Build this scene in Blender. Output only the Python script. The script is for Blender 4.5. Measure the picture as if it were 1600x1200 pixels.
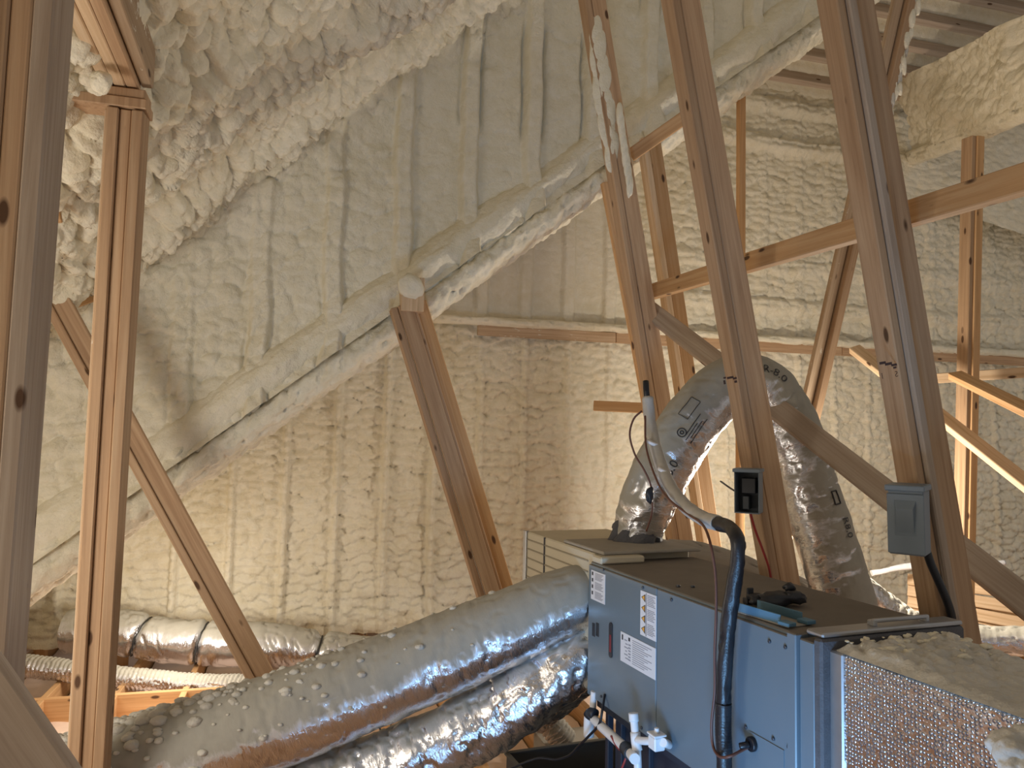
import bpy, bmesh, math, random
import numpy as np
from mathutils import Matrix, Vector

random.seed(7)
for o in list(bpy.data.objects):
    bpy.data.objects.remove(o)
S = bpy.context.scene
COL = S.collection

# ------------------------------------------------------------------ camera
FPX, EYE = 1180.0, 1.65
PITCH, ROLL, YAW = math.radians(4.0), math.radians(1.2), math.radians(15.0)
f0 = np.array([math.sin(YAW) * math.cos(PITCH), math.cos(YAW) * math.cos(PITCH), math.sin(PITCH)])
_r0 = np.array([math.cos(YAW), -math.sin(YAW), 0.0])
_u0 = np.cross(_r0, f0)
rV = math.cos(ROLL) * _r0 + math.sin(ROLL) * _u0
uV = -math.sin(ROLL) * _r0 + math.cos(ROLL) * _u0
CAM = np.array([0.0, 0.0, EYE])
cd = bpy.data.cameras.new('camera')
cd.sensor_fit = 'HORIZONTAL'
cd.sensor_width = 36.0
cd.lens = 36.0 * FPX / 1600.0
cd.clip_start = 0.02
cam = bpy.data.objects.new('camera', cd)
COL.objects.link(cam)
cam.matrix_world = Matrix(((rV[0], uV[0], -f0[0], CAM[0]), (rV[1], uV[1], -f0[1], CAM[1]),
                           (rV[2], uV[2], -f0[2], CAM[2]), (0, 0, 0, 1)))
S.camera = cam

# ------------------------------------------------------------------ world, lights, exposure
S.view_settings.view_transform = 'Standard'
S.view_settings.look = 'None'
S.view_settings.gamma = 1.0
S.view_settings.use_curve_mapping = False
S.view_settings.exposure = 1.52
W = bpy.data.worlds.new('attic_air')
S.world = W
W.use_nodes = True
bg = W.node_tree.nodes['Background']
bg.inputs[0].default_value = (1.0, 0.95, 0.89, 1)
bg.inputs[1].default_value = 0.105


def lamp(name, kind, loc, energy, color, size=0.1, target=None, sy=None, spread=None):
    l = bpy.data.lights.new(name, kind)
    l.energy = energy
    l.color = color
    if kind == 'AREA':
        l.size = size
        if sy:
            l.shape = 'RECTANGLE'
            l.size_y = sy
        if spread:
            l.spread = spread
    else:
        l.shadow_soft_size = size
    o = bpy.data.objects.new(name, l)
    COL.objects.link(o)
    o.location = loc
    if target is not None:
        o.rotation_euler = (Vector(target) - Vector(loc)).to_track_quat('-Z', 'Y').to_euler()
    return o


lamp('work_light', 'POINT', (-0.80, 5.20, 0.42), 6.3, (1.0, 0.90, 0.77), 0.10)
lamp('work_light', 'POINT', (3.25, 4.15, 1.15), 34, (1.0, 0.91, 0.77), 0.08)
lamp('cool_cabinet_fill', 'AREA', (0.45, 0.95, 0.15), 4.2, (0.25, 0.56, 1.0), 0.5, (1.35, 2.1, 0.85), 0.5, math.radians(110))  # unseen cool fill lamp added low, aimed at the cabinet; no hatch is built
lamp('side_rake_fill', 'POINT', (-1.75, 1.75, 1.10), 28, (1.0, 0.955, 0.87), 0.40)  # unseen fill lamp added at left to rake the roof foam; no window there


# ------------------------------------------------------------------ picture <-> place helpers
def ray(px, py):
    return f0 + (px - 800) / FPX * rV + (600 - py) / FPX * uV


def PD(px, py, D):
    return CAM + ray(px, py) * D


def PY(px, py, Y):
    d = ray(px, py)
    return CAM + d * Y / d[1]


def PX(px, py, X):
    d = ray(px, py)
    return CAM + d * X / d[0]


def PZ(px, py, Z):
    d = ray(px, py)
    return CAM + d * (Z - EYE) / d[2]


def PP(px, py, p0, n):
    d = ray(px, py)
    return CAM + d * (np.dot(np.array(p0) - CAM, n) / np.dot(d, n))


def nrm(v):
    v = np.array(v, float)
    return v / np.linalg.norm(v)


# ------------------------------------------------------------------ noise (numpy, in metres)
def h2(i, j, seed):
    i = i.astype(np.int64)
    j = j.astype(np.int64)
    n = (i * 374761393 + j * 668265263 + seed * 974634701) & 0xFFFFFFFF
    n = ((n ^ (n >> 13)) * 1274126177) & 0xFFFFFFFF
    n = ((n ^ (n >> 16)) * 2246822519) & 0xFFFFFFFF
    return ((n ^ (n >> 15)) & 0xFFFFFF) / float(0x1000000)


def vn(x, y, seed=0):
    xi, yi = np.floor(x), np.floor(y)
    fx, fy = x - xi, y - yi
    fx = fx * fx * fx * (fx * (fx * 6 - 15) + 10)
    fy = fy * fy * fy * (fy * (fy * 6 - 15) + 10)
    a, b = h2(xi, yi, seed), h2(xi + 1, yi, seed)
    c, d = h2(xi, yi + 1, seed), h2(xi + 1, yi + 1, seed)
    return (a + (b - a) * fx) * (1 - fy) + (c + (d - c) * fx) * fy


def fbm(x, y, seed=0, oct=4):
    s, a, t = 0, 0.5, 0
    for k in range(oct):
        s = s + a * vn(x * 2 ** k, y * 2 ** k, seed + k * 17)
        t += a
        a *= 0.5
    return s / t - 0.5


def cells(x, y, seed=0):
    xi, yi = np.floor(x), np.floor(y)
    best = np.full(x.shape, 9.0)
    dyb = np.zeros(x.shape)
    rnd = np.zeros(x.shape)
    for a in (-1, 0, 1):
        for b in (-1, 0, 1):
            cx, cy = xi + a, yi + b
            px = cx + 0.1 + 0.8 * h2(cx, cy, seed)
            py = cy + 0.1 + 0.8 * h2(cx, cy, seed + 5)
            d = (x - px) ** 2 + (y - py) ** 2
            m = d < best
            best = np.where(m, d, best)
            dyb = np.where(m, y - py, dyb)
            rnd = np.where(m, h2(cx, cy, seed + 9), rnd)
    return best, dyb, rnd


def popcorn(u, v, cu, cv, seed, droop=0.5):
    """lumpy cured foam: overlapping pillows of about cu x cv metres, about 0..1.3"""
    wu = u + 0.6 * cu * 2 * fbm(u / (cu * 2.2), v / (cv * 2.2), seed + 31, 3)
    wv = v + 0.6 * cv * 2 * fbm(u / (cu * 2.2) + 9.7, v / (cv * 2.2) + 3.1, seed + 47, 3)
    d, dy, r = cells(wu / cu, wv / cv, seed)
    b = np.sqrt(np.clip(1.0 - d / 0.62, 0, 1)) * (0.65 + 0.5 * r) - droop * dy * 0.8
    d2, dy2, r2 = cells(wu / cu * 2.3 + 4.4, wv / cv * 2.3 + 1.3, seed + 3)
    b2 = np.sqrt(np.clip(1.0 - d2 / 0.62, 0, 1)) * (0.5 + 0.5 * r2) - droop * dy2 * 0.5
    return b * 0.82 + b2 * 0.24


def ridge(x, pos, half, soft):
    h = np.zeros_like(x)
    for p in pos:
        d = np.abs(x - p)
        h = np.maximum(h, np.clip((half + soft - d) / soft, 0, 1))
    return h * h * (3 - 2 * h)


def edge_groove(x, pos, half, w):
    h = np.zeros_like(x)
    for p in pos:
        for s in (-1, 1):
            h = np.maximum(h, np.exp(-((x - p - s * half) / w) ** 2))
    return h


# ------------------------------------------------------------------ materials
MATS = {}


class NT:
    def __init__(self, name):
        m = bpy.data.materials.new(name)
        m.use_nodes = True
        self.m = m
        self.n = m.node_tree.nodes
        self.l = m.node_tree.links
        self.b = self.n['Principled BSDF']
        MATS[name] = m

    def new(self, t, **kw):
        nd = self.n.new(t)
        for k, v in kw.items():
            if hasattr(nd, k):
                setattr(nd, k, v)
            else:
                nd.inputs[k.replace('_', ' ')].default_value = v
        return nd

    def link(self, a, b):
        self.l.new(a, b)

    def coords(self, kind='Object', scale=(1, 1, 1)):
        t = self.new('ShaderNodeTexCoord')
        mp = self.new('ShaderNodeMapping')
        mp.inputs['Scale'].default_value = scale
        self.link(t.outputs[kind], mp.inputs['Vector'])
        return mp.outputs['Vector']

    def noise(self, vec, scale, detail=4, rough=0.55, dist=0.0):
        nd = self.new('ShaderNodeTexNoise')
        nd.inputs['Scale'].default_value = scale
        nd.inputs['Detail'].default_value = detail
        nd.inputs['Roughness'].default_value = rough
        nd.inputs['Distortion'].default_value = dist
        self.link(vec, nd.inputs['Vector'])
        return nd.outputs['Fac']

    def ramp(self, fac, stops):
        nd = self.new('ShaderNodeValToRGB')
        e = nd.color_ramp.elements
        while len(e) < len(stops):
            e.new(0.5)
        for i, (p, c) in enumerate(stops):
            e[i].position = p
            e[i].color = (c[0], c[1], c[2], 1) if not isinstance(c, (int, float)) else (c, c, c, 1)
        self.link(fac, nd.inputs['Fac'])
        return nd.outputs['Color']

    def mix(self, fac, a, b, mode='MIX'):
        nd = self.new('ShaderNodeMix', data_type='RGBA', blend_type=mode)
        for sock, v in ((nd.inputs[0], fac), (nd.inputs[6], a), (nd.inputs[7], b)):
            if hasattr(v, 'node'):
                self.link(v, sock)
            elif isinstance(v, (int, float)):
                sock.default_value = v
            else:
                sock.default_value = (v[0], v[1], v[2], 1)
        return nd.outputs[2]

    def math(self, op, a, b=None, c=None):
        nd = self.new('ShaderNodeMath', operation=op)
        for i, v in enumerate((a, b, c)):
            if v is None:
                continue
            if hasattr(v, 'node'):
                self.link(v, nd.inputs[i])
            else:
                nd.inputs[i].default_value = v
        return nd.outputs[0]

    def bump(self, h, strength, dist):
        nd = self.new('ShaderNodeBump')
        nd.inputs['Strength'].default_value = strength
        nd.inputs['Distance'].default_value = dist
        self.link(h, nd.inputs['Height'])
        self.link(nd.outputs['Normal'], self.b.inputs['Normal'])

    def set(self, **kw):
        for k, v in kw.items():
            s = self.b.inputs[k.replace('_', ' ')]
            if hasattr(v, 'node'):
                self.link(v, s)
            elif isinstance(v, (tuple, list)):
                s.default_value = (v[0], v[1], v[2], 1)
            else:
                s.default_value = v

    def up(self):
        g = self.new('ShaderNodeNewGeometry')
        sp = self.new('ShaderNodeSeparateXYZ')
        self.link(g.outputs['Normal'], sp.inputs[0])
        return sp.outputs['Z']


def mat_plain(name, col, rough=0.6, metal=0.0, var=0.12, sc=12.0, bump=0.0):
    t = NT(name)
    v = t.coords()
    n = t.noise(v, sc)
    c = t.mix(n, [x * (1 - var) for x in col], [min(1, x * (1 + var)) for x in col])
    t.set(Base_Color=c, Roughness=rough, Metallic=metal)
    if bump:
        t.bump(t.noise(v, sc * 6), bump, 0.004)
    return t.m


def mat_foam(name, a, b, c):
    t = NT(name)
    v = t.coords()
    n = t.noise(v, 2.2, 5)
    n2 = t.noise(v, 14, 4)
    col = t.ramp(n, [(0.3, a), (0.55, b), (0.75, c)])
    col = t.mix(t.ramp(n2, [(0.38, 0.0), (0.7, 1.0)]), col, c)
    t.set(Base_Color=col, Roughness=0.78, Specular_IOR_Level=0.25)
    h = t.math('ADD', t.noise(v, 34, 3, 0.5), t.math('MULTIPLY', t.noise(v, 110, 2), 0.35))
    t.bump(h, 0.6, 0.014)
    return t.m


mat_foam('foam_pale', (0.74, 0.67, 0.50), (0.80, 0.735, 0.57), (0.85, 0.79, 0.645))
mat_foam('foam_cream', (0.74, 0.665, 0.50), (0.80, 0.73, 0.57), (0.84, 0.785, 0.65))
mat_foam('foam_dusty', (0.46, 0.43, 0.38), (0.54, 0.51, 0.45), (0.64, 0.61, 0.55))


def mat_wood(name, dark, mid, light, spray=0.0):
    t = NT(name)
    oi = t.new('ShaderNodeObjectInfo')
    tc = t.new('ShaderNodeTexCoord')
    add = t.new('ShaderNodeVectorMath', operation='ADD')
    sc = t.new('ShaderNodeVectorMath', operation='SCALE')
    cmb = t.new('ShaderNodeCombineXYZ')
    for i in range(3):
        t.link(oi.outputs['Random'], cmb.inputs[i])
    t.link(cmb.outputs[0], sc.inputs[0])
    sc.inputs['Scale'].default_value = 37.0
    t.link(tc.outputs['Object'], add.inputs[0])
    t.link(sc.outputs[0], add.inputs[1])

    def mapped(s):
        mp = t.new('ShaderNodeMapping')
        mp.inputs['Scale'].default_value = s
        t.link(add.outputs[0], mp.inputs['Vector'])
        return mp.outputs['Vector']
    g = t.noise(mapped((46, 46, 1.4)), 1.0, 5, 0.6, 0.8)
    g2 = t.noise(mapped((160, 160, 5)), 1.0, 3)
    col = t.ramp(g, [(0.28, dark), (0.5, mid), (0.75, light)])
    col = t.mix(t.math('MULTIPLY', g2, 0.35), col, dark)
    big = t.noise(mapped((3, 3, 0.9)), 1.0, 2)
    col = t.mix(t.ramp(big, [(0.35, 0.25), (0.65, 0.0)]), col, [x * 0.7 for x in mid])
    vo = t.new('ShaderNodeTexVoronoi')
    vo.inputs['Scale'].default_value = 1.0
    t.link(mapped((13, 13, 5.0)), vo.inputs['Vector'])
    knot = t.ramp(vo.outputs['Distance'], [(0.10, 1.0), (0.16, 0.0)])
    gate = t.ramp(vo.outputs['Color'], [(0.40, 0.0), (0.45, 1.0)])
    col = t.mix(t.math('MULTIPLY', knot, gate), col, (0.10, 0.05, 0.025))
    hue = t.new('ShaderNodeHueSaturation')
    t.link(col, hue.inputs['Color'])
    t.link(t.math('MULTIPLY_ADD', oi.outputs['Random'], 0.4, 0.8), hue.inputs['Value'])
    out = hue.outputs['Color']
    if spray > 0:
        sp = t.noise(mapped((26, 26, 9)), 1.0, 5, 0.7)
        out = t.mix(t.ramp(sp, [(0.66 - spray * 0.05, 0.0), (0.70 - spray * 0.05, 1.0)]), out, (0.72, 0.67, 0.57))
    t.set(Base_Color=out, Roughness=0.68, Specular_IOR_Level=0.3)
    t.bump(g2, 0.25, 0.002)
    return t.m


mat_wood('wood_pine', (0.36, 0.215, 0.12), (0.53, 0.345, 0.205), (0.66, 0.47, 0.30))
mat_wood('wood_honey', (0.46, 0.25, 0.10), (0.62, 0.37, 0.18), (0.74, 0.50, 0.28))
mat_wood('wood_grey', (0.34, 0.25, 0.18), (0.47, 0.37, 0.285), (0.60, 0.50, 0.40))
mat_wood('wood_sprayed', (0.34, 0.22, 0.13), (0.50, 0.36, 0.235), (0.62, 0.48, 0.34), spray=0.8)
mat_wood('wood_light', (0.50, 0.33, 0.18), (0.68, 0.49, 0.31), (0.80, 0.63, 0.44))


def mat_foil(name, dust0, dust1, dustcol, wr=1.0, rough=0.22):
    """crinkled aluminium jacket (fine wrinkles around the duct) with dust settled on what faces up"""
    t = NT(name)
    at = t.new('ShaderNodeAttribute', attribute_name='jacket')

    def mapped(sc):
        mp = t.new('ShaderNodeMapping')
        mp.inputs['Scale'].default_value = sc
        t.link(at.outputs['Vector'], mp.inputs['Vector'])
        return mp.outputs['Vector']
    fine = t.noise(mapped((120, 5, 5)), 1.0, 4, 0.6, 0.7)
    mid = t.noise(mapped((38, 2.6, 2.6)), 1.0, 4, 0.6, 0.9)
    h = t.math('ADD', mid, t.math('MULTIPLY', fine, 0.55))
    up = t.math('MULTIPLY_ADD', t.up(), 0.5, 0.5)
    dn = t.noise(t.coords(), 7.0, 4)
    f = t.math('ADD', up, t.math('MULTIPLY', t.math('SUBTRACT', dn, 0.5), 0.20))
    f = t.math('ADD', f, t.math('MULTIPLY', t.math('SUBTRACT', mid, 0.5), 0.22))
    f = t.ramp(f, [(dust0, 0.0), (dust1, 1.0)])
    dc = t.mix(t.noise(t.coords(), 30), [x * 0.88 for x in dustcol], [x * 1.1 for x in dustcol])
    t.set(Base_Color=t.mix(f, (0.72, 0.71, 0.73), dc),
          Metallic=t.math('SUBTRACT', 1.0, f),
          Roughness=t.math('MULTIPLY_ADD', f, 0.65, rough))
    b = t.new('ShaderNodeBump')
    b.inputs['Distance'].default_value = 0.006
    t.link(h, b.inputs['Height'])
    t.link(t.math('MULTIPLY_ADD', f, -0.5 * wr, 0.65 * wr), b.inputs['Strength'])
    t.link(b.outputs['Normal'], t.b.inputs['Normal'])
    return t.m


mat_foil('foil_dusty', 0.46, 0.58, (0.36, 0.34, 0.295))
mat_foil('foil_bright', 0.72, 0.92, (0.40, 0.38, 0.33))
mat_foil('foil_far', 0.58, 0.80, (0.44, 0.42, 0.36))
mat_foil('foil_loop', 0.46, 0.55, (0.36, 0.335, 0.28))


def mat_cabinet():
    t = NT('cabinet_paint')
    v = t.coords()
    up = t.ramp(t.math('ADD', t.up(), t.math('MULTIPLY', t.noise(v, 5), 0.15)), [(0.6, 0.0), (0.85, 1.0)])
    n = t.noise(v, 3)
    c = t.mix(n, (0.125, 0.165, 0.20), (0.15, 0.19, 0.225))
    d = t.mix(t.noise(v, 9), (0.145, 0.12, 0.095), (0.21, 0.18, 0.145))
    t.set(Base_Color=t.mix(up, c, d), Roughness=t.math('MULTIPLY_ADD', up, 0.45, 0.38))
    t.bump(t.noise(v, 240, 2), 0.08, 0.001)


mat_cabinet()


def mat_bubble():
    t = NT('bubble_foil')
    v = t.coords('Object', (1, 1, 1))
    vo = t.new('ShaderNodeTexVoronoi')
    vo.inputs['Scale'].default_value = 104.0
    vo.inputs['Randomness'].default_value = 0.35
    t.link(v, vo.inputs['Vector'])
    h = t.ramp(vo.outputs['Distance'], [(0.0, 1.0), (0.42, 0.75), (0.6, 0.0)])
    n = t.noise(v, 35, 3)
    t.set(Base_Color=(0.82, 0.80, 0.82), Metallic=1.0, Roughness=t.math('MULTIPLY_ADD', n, 0.15, 0.16))
    t.bump(t.math('ADD', h, t.math('MULTIPLY', n, 0.5)), 1.0, 0.005)


mat_bubble()
mat_plain('dust_grey', (0.34, 0.31, 0.265), 0.9, 0, 0.14, 14, 0.3)
mat_plain('ductboard_tan', (0.55, 0.49, 0.37), 0.85, 0, 0.08, 8, 0.2)
mat_plain('ductboard_line', (0.30, 0.26, 0.19), 0.9)
mat_plain('mastic_grey', (0.085, 0.085, 0.095), 0.7, 0, 0.4, 25, 0.6)
mat_plain('black_rubber', (0.009, 0.010, 0.014), 0.36, 0, 0.3, 30, 0.25)
mat_plain('black_plastic', (0.02, 0.021, 0.026), 0.45)
mat_plain('stand_black', (0.022, 0.028, 0.045), 0.5)
mat_plain('pan_dark', (0.09, 0.085, 0.075), 0.7, 0.2)
mat_plain('pvc_white', (0.80, 0.80, 0.82), 0.35, 0, 0.04)
mat_plain('pipe_grey', (0.46, 0.44, 0.41), 0.8, 0, 0.18, 20, 0.2)
mat_plain('box_grey', (0.155, 0.19, 0.225), 0.42, 0, 0.08)
mat_plain('box_inside', (0.03, 0.035, 0.04), 0.5)
mat_plain('wire_red', (0.30, 0.03, 0.025), 0.45)
mat_plain('wire_brown', (0.12, 0.045, 0.03), 0.5)
mat_plain('wire_grey', (0.30, 0.30, 0.33), 0.5)
mat_plain('tray_blue', (0.09, 0.20, 0.29), 0.5)
mat_plain('label_white', (0.72, 0.72, 0.76), 0.45, 0, 0.03)
mat_plain('ink_grey', (0.30, 0.31, 0.36), 0.6)
mat_plain('ink_black', (0.03, 0.03, 0.035), 0.6)
mat_plain('warning_orange', (0.80, 0.40, 0.06), 0.5)
mat_plain('slot_red', (0.22, 0.02, 0.025), 0.4)
mat_plain('screw_steel', (0.10, 0.11, 0.13), 0.4, 0.7)
mat_plain('kraft_paper', (0.78, 0.60, 0.47), 0.8, 0, 0.15, 7, 0.3)
mat_plain('pink_batt', (0.84, 0.67, 0.57), 0.95, 0, 0.16, 9, 0.8)
mat_plain('drywall_white', (0.80, 0.80, 0.76), 0.8, 0, 0.05)
mat_plain('strap_black', (0.03, 0.03, 0.03), 0.5)
mat_plain('galvanised', (0.42, 0.42, 0.43), 0.4, 0.8, 0.15, 20)
mat_plain('stamp_ink', (0.07, 0.04, 0.035), 0.8)


# ------------------------------------------------------------------ object helpers
def meta(o, label=None, cat=None, group=None, kind=None):
    if label:
        o['label'] = label
    if cat:
        o['category'] = cat
    if group:
        o['group'] = group
    if kind:
        o['kind'] = kind
    return o


def empty(name, loc, label=None, cat=None, group=None, kind=None):
    o = bpy.data.objects.new(name, None)
    o.empty_display_size = 0.05
    COL.objects.link(o)
    o.location = Vector([float(x) for x in loc])
    return meta(o, label, cat, group, kind)


def attach(o, parent):
    if parent is not None:
        T = Matrix.Identity(4)
        p = parent
        while p is not None:
            T = (p.matrix_parent_inverse @ p.matrix_basis) @ T
            p = p.parent
        o.parent = parent
        o.matrix_parent_inverse = T.inverted()


def link(name, me, mat, parent=None, M=None, smooth=False):
    o = bpy.data.objects.new(name, me)
    COL.objects.link(o)
    if mat is not None and len(me.materials) == 0:
        me.materials.append(MATS[mat])
    if smooth:
        me.polygons.foreach_set('use_smooth', [True] * len(me.polygons))
    if M is not None:
        o.matrix_basis = M
    attach(o, parent)
    return o


def frame(p, x, y, z):
    x, y, z = [nrm(a) for a in (x, y, z)]
    return Matrix(((x[0], y[0], z[0], p[0]), (x[1], y[1], z[1], p[1]), (x[2], y[2], z[2], p[2]), (0, 0, 0, 1)))


def box_mesh(x0, x1, y0, y1, z0, z1, bev=0.003, seg=1):
    bm = bmesh.new()
    bmesh.ops.create_cube(bm, size=1)
    for v in bm.verts:
        v.co = Vector(((x0 + x1) / 2 + v.co.x * (x1 - x0), (y0 + y1) / 2 + v.co.y * (y1 - y0), (z0 + z1) / 2 + v.co.z * (z1 - z0)))
    if bev:
        bmesh.ops.bevel(bm, geom=bm.edges[:], offset=bev, segments=seg, affect='EDGES', profile=0.5)
    me = bpy.data.meshes.new('box')
    bm.to_mesh(me)
    bm.free()
    return me


def bx(name, x0, x1, y0, y1, z0, z1, mat, parent=None, M=None, bev=0.003):
    return link(name, box_mesh(x0, x1, y0, y1, z0, z1, bev), mat, parent, M)


def board(name, p0, p1, w, t, face, mat, parent=None, label=None, cat=None, off=(0, 0), bev=0.004, group=None):
    """timber from p0 to p1, broad side w facing `face`, thickness t; off = shift (sideways, towards face)"""
    p0, p1 = np.array(p0, float), np.array(p1, float)
    a = nrm(p1 - p0)
    n = np.array(face, float)
    n = nrm(n - a * np.dot(n, a))
    s = np.cross(n, a)
    M = frame(p0 + s * off[0] + n * off[1], s, n, a)
    L = np.linalg.norm(p1 - p0)
    o = link(name, box_mesh(-w / 2, w / 2, -t / 2, t / 2, 0, L, bev), mat, parent, M)
    if label:
        meta(o, label, cat, group)
    return o


def grid_mesh(P, nu, nv, closed=False, capu=False):
    """P: (nu*nv,3) array, row-major [iu, iv]"""
    me = bpy.data.meshes.new('grid')
    iu, iv = np.meshgrid(np.arange(nu - 1), np.arange(nv if closed else nv - 1), indexing='ij')
    iu, iv = iu.ravel(), iv.ravel()
    jv = (iv + 1) % nv
    F = np.stack([iu * nv + iv, (iu + 1) * nv + iv, (iu + 1) * nv + jv, iu * nv + jv], 1).astype(np.int32)
    n = len(F)
    me.vertices.add(len(P))
    me.vertices.foreach_set('co', np.ascontiguousarray(P, dtype=np.float32).ravel())
    me.loops.add(n * 4)
    me.loops.foreach_set('vertex_index', F.ravel())
    me.polygons.add(n)
    me.polygons.foreach_set('loop_start', np.arange(0, n * 4, 4, dtype=np.int32))
    me.polygons.foreach_set('use_smooth', np.ones(n, dtype=bool))
    me.update(calc_edges=True)
    me.validate()
    return me


def catmull(pts, step):
    pts = [np.array(p, float) for p in pts]
    pts = [2 * pts[0] - pts[1]] + pts + [2 * pts[-1] - pts[-2]]
    out = []
    for i in range(1, len(pts) - 2):
        p0, p1, p2, p3 = pts[i - 1:i + 3]
        n = max(2, int(np.linalg.norm(p2 - p1) / step))
        for k in range(n):
            t = k / n
            out.append(0.5 * (2 * p1 + (p2 - p0) * t + (2 * p0 - 5 * p1 + 4 * p2 - p3) * t * t + (3 * p1 - p0 - 3 * p2 + p3) * t ** 3))
    out.append(pts[-2])
    return np.array(out)


def sweep_frames(C):
    T = np.gradient(C, axis=0)
    T /= np.linalg.norm(T, axis=1)[:, None]
    N = np.zeros_like(T)
    up = np.array([0, 0, 1.0])
    n = up - T[0] * np.dot(up, T[0])
    if np.linalg.norm(n) < 0.2:
        n = np.array([0, -1.0, 0]) - T[0] * np.dot([0, -1.0, 0], T[0])
    n = nrm(n)
    for i in range(len(T)):
        n = nrm(n - T[i] * np.dot(n, T[i]))
        N[i] = n
    B = np.cross(T, N)
    return T, N, B


class Tube:
    def __init__(self, pts, rad, step=0.012, nth=56, crinkle=0.0, freq=28, seed=0, ring=0.0, ringlen=0.05, cinch=()):
        C = catmull(pts, step)
        self.C = C
        self.T, self.N, self.B = sweep_frames(C)
        seg = np.linalg.norm(np.diff(C, axis=0), axis=1)
        self.s = np.concatenate([[0], np.cumsum(seg)])
        self.L = self.s[-1]
        self.nth = nth
        th = np.linspace(0, 2 * np.pi, nth, endpoint=False)
        Sg, Th = np.meshgrid(self.s, th, indexing='ij')
        r = np.interp(self.s / self.L, np.linspace(0, 1, len(rad)), rad) if hasattr(rad, '__len__') else np.full(len(C), rad)
        R = np.repeat(r[:, None], nth, 1)
        cx, cy = np.cos(Th) * 1.7, np.sin(Th) * 1.7
        if crinkle:
            w = fbm(Sg * freq, cx * 1.1 + 5 * np.sin(Th * 0.5) ** 2, seed, 3)
            w2 = fbm(Sg * freq * 0.35 + cy, cx * 0.8, seed + 4, 3)
            R = R + crinkle * (w * 1.3 + w2 * 2.0)
            R = R - crinkle * 1.3 * np.exp(-(np.abs(fbm(Sg * freq * 0.6 + cx * 0.5, cy * 1.4, seed + 8, 2)) / 0.03) ** 2)
        if ring:
            R = R - ring * np.abs(np.sin(np.pi * (Sg / ringlen + 0.6 * fbm(cx, Sg * 2 + cy, seed + 2, 2)))) ** 6
        for (c, wd, dp) in cinch:
            R = R - dp * np.exp(-((Sg - c - 0.02 * np.cos(Th)) / wd) ** 2)
        self.R = R
        P = self.C[:, None, :] + (np.cos(Th)[..., None] * self.N[:, None, :] + np.sin(Th)[..., None] * self.B[:, None, :]) * R[..., None]
        self.P = P

    def mesh(self):
        me = grid_mesh(self.P.reshape(-1, 3), len(self.C), self.nth, closed=True)
        th = np.linspace(0, 2 * np.pi, self.nth, endpoint=False)
        Sg, Th = np.meshgrid(self.s, th, indexing='ij')
        q = np.stack([Sg, np.cos(Th), np.sin(Th)], -1).reshape(-1, 3).astype(np.float32)
        at = me.attributes.new('jacket', 'FLOAT_VECTOR', 'POINT')
        at.data.foreach_set('vector', q.ravel())
        return me

    def at(self, s, th, lift=0.0):
        i = int(np.clip(np.searchsorted(self.s, s), 0, len(self.s) - 1))
        r = np.max(self.R[max(0, i - 1):i + 2, int(th / (2 * np.pi) * self.nth) % self.nth]) + lift
        return self.C[i] + self.T[i] * (s - self.s[i]) + (math.cos(th) * self.N[i] + math.sin(th) * self.B[i]) * r


def tube(name, pts, rad, mat, parent=None, step=0.012, nth=16, caps=True, **kw):
    tb = Tube(pts, rad, step, nth, **kw)
    me = tb.mesh()
    if caps:
        bm = bmesh.new()
        bm.from_mesh(me)
        bmesh.ops.holes_fill(bm, edges=[e for e in bm.edges if len(e.link_faces) == 1], sides=0)
        for f in bm.faces:
            f.smooth = len(f.verts) == 4
        bm.to_mesh(me)
        bm.free()
    return link(name, me, mat, parent), tb


def cylinder(name, p0, p1, r, mat, parent=None, n=20, r1=None):
    p0, p1 = np.array(p0, float), np.array(p1, float)
    a = nrm(p1 - p0)
    ref = np.array([0, 0, 1.0]) if abs(a[2]) < 0.9 else np.array([1.0, 0, 0])
    s = nrm(np.cross(a, ref))
    bm = bmesh.new()
    L = np.linalg.norm(p1 - p0)
    bmesh.ops.create_cone(bm, cap_ends=True, segments=n, radius1=r, radius2=r1 if r1 else r, depth=L)
    bmesh.ops.translate(bm, verts=bm.verts, vec=(0, 0, L / 2))
    cap = [e for e in bm.edges if any(len(f.verts) > 4 for f in e.link_faces)]
    bmesh.ops.bevel(bm, geom=cap, offset=min(0.0025, r * 0.2), segments=1, affect='EDGES')
    me = bpy.data.meshes.new('cyl')
    for f in bm.faces:
        f.smooth = len(f.verts) == 4
    bm.to_mesh(me)
    bm.free()
    return link(name, me, mat, parent, frame(p0, s, np.cross(a, s), a))


def blob(name, c, r, mat, parent=None, seed=0, squash=(1, 1, 1), amp=0.35, sub=3):
    bm = bmesh.new()
    bmesh.ops.create_icosphere(bm, subdivisions=sub, radius=1)
    for v in bm.verts:
        n = float(fbm(np.array([v.co.x * 1.3 + seed * 3.1 + v.co.z]), np.array([v.co.y * 1.3 + v.co.z * 0.7 + seed]), seed, 3)[0])
        k = r * (1 + amp * 2 * n)
        v.co = Vector((v.co.x * k * squash[0], v.co.y * k * squash[1], v.co.z * k * squash[2]))
    for f in bm.faces:
        f.smooth = True
    me = bpy.data.meshes.new('blob')
    bm.to_mesh(me)
    bm.free()
    return link(name, me, mat, parent, Matrix.Translation(Vector([float(x) for x in c])))


def text_mesh(body, size, width=1.0):
    cu = bpy.data.curves.new('print', 'FONT')
    cu.body = body
    cu.size = size
    cu.resolution_u = 3
    o = bpy.data.objects.new('print', cu)
    COL.objects.link(o)
    dg = bpy.context.evaluated_depsgraph_get()
    me = bpy.data.meshes.new_from_object(o.evaluated_get(dg))
    bpy.data.objects.remove(o)
    return me


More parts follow.
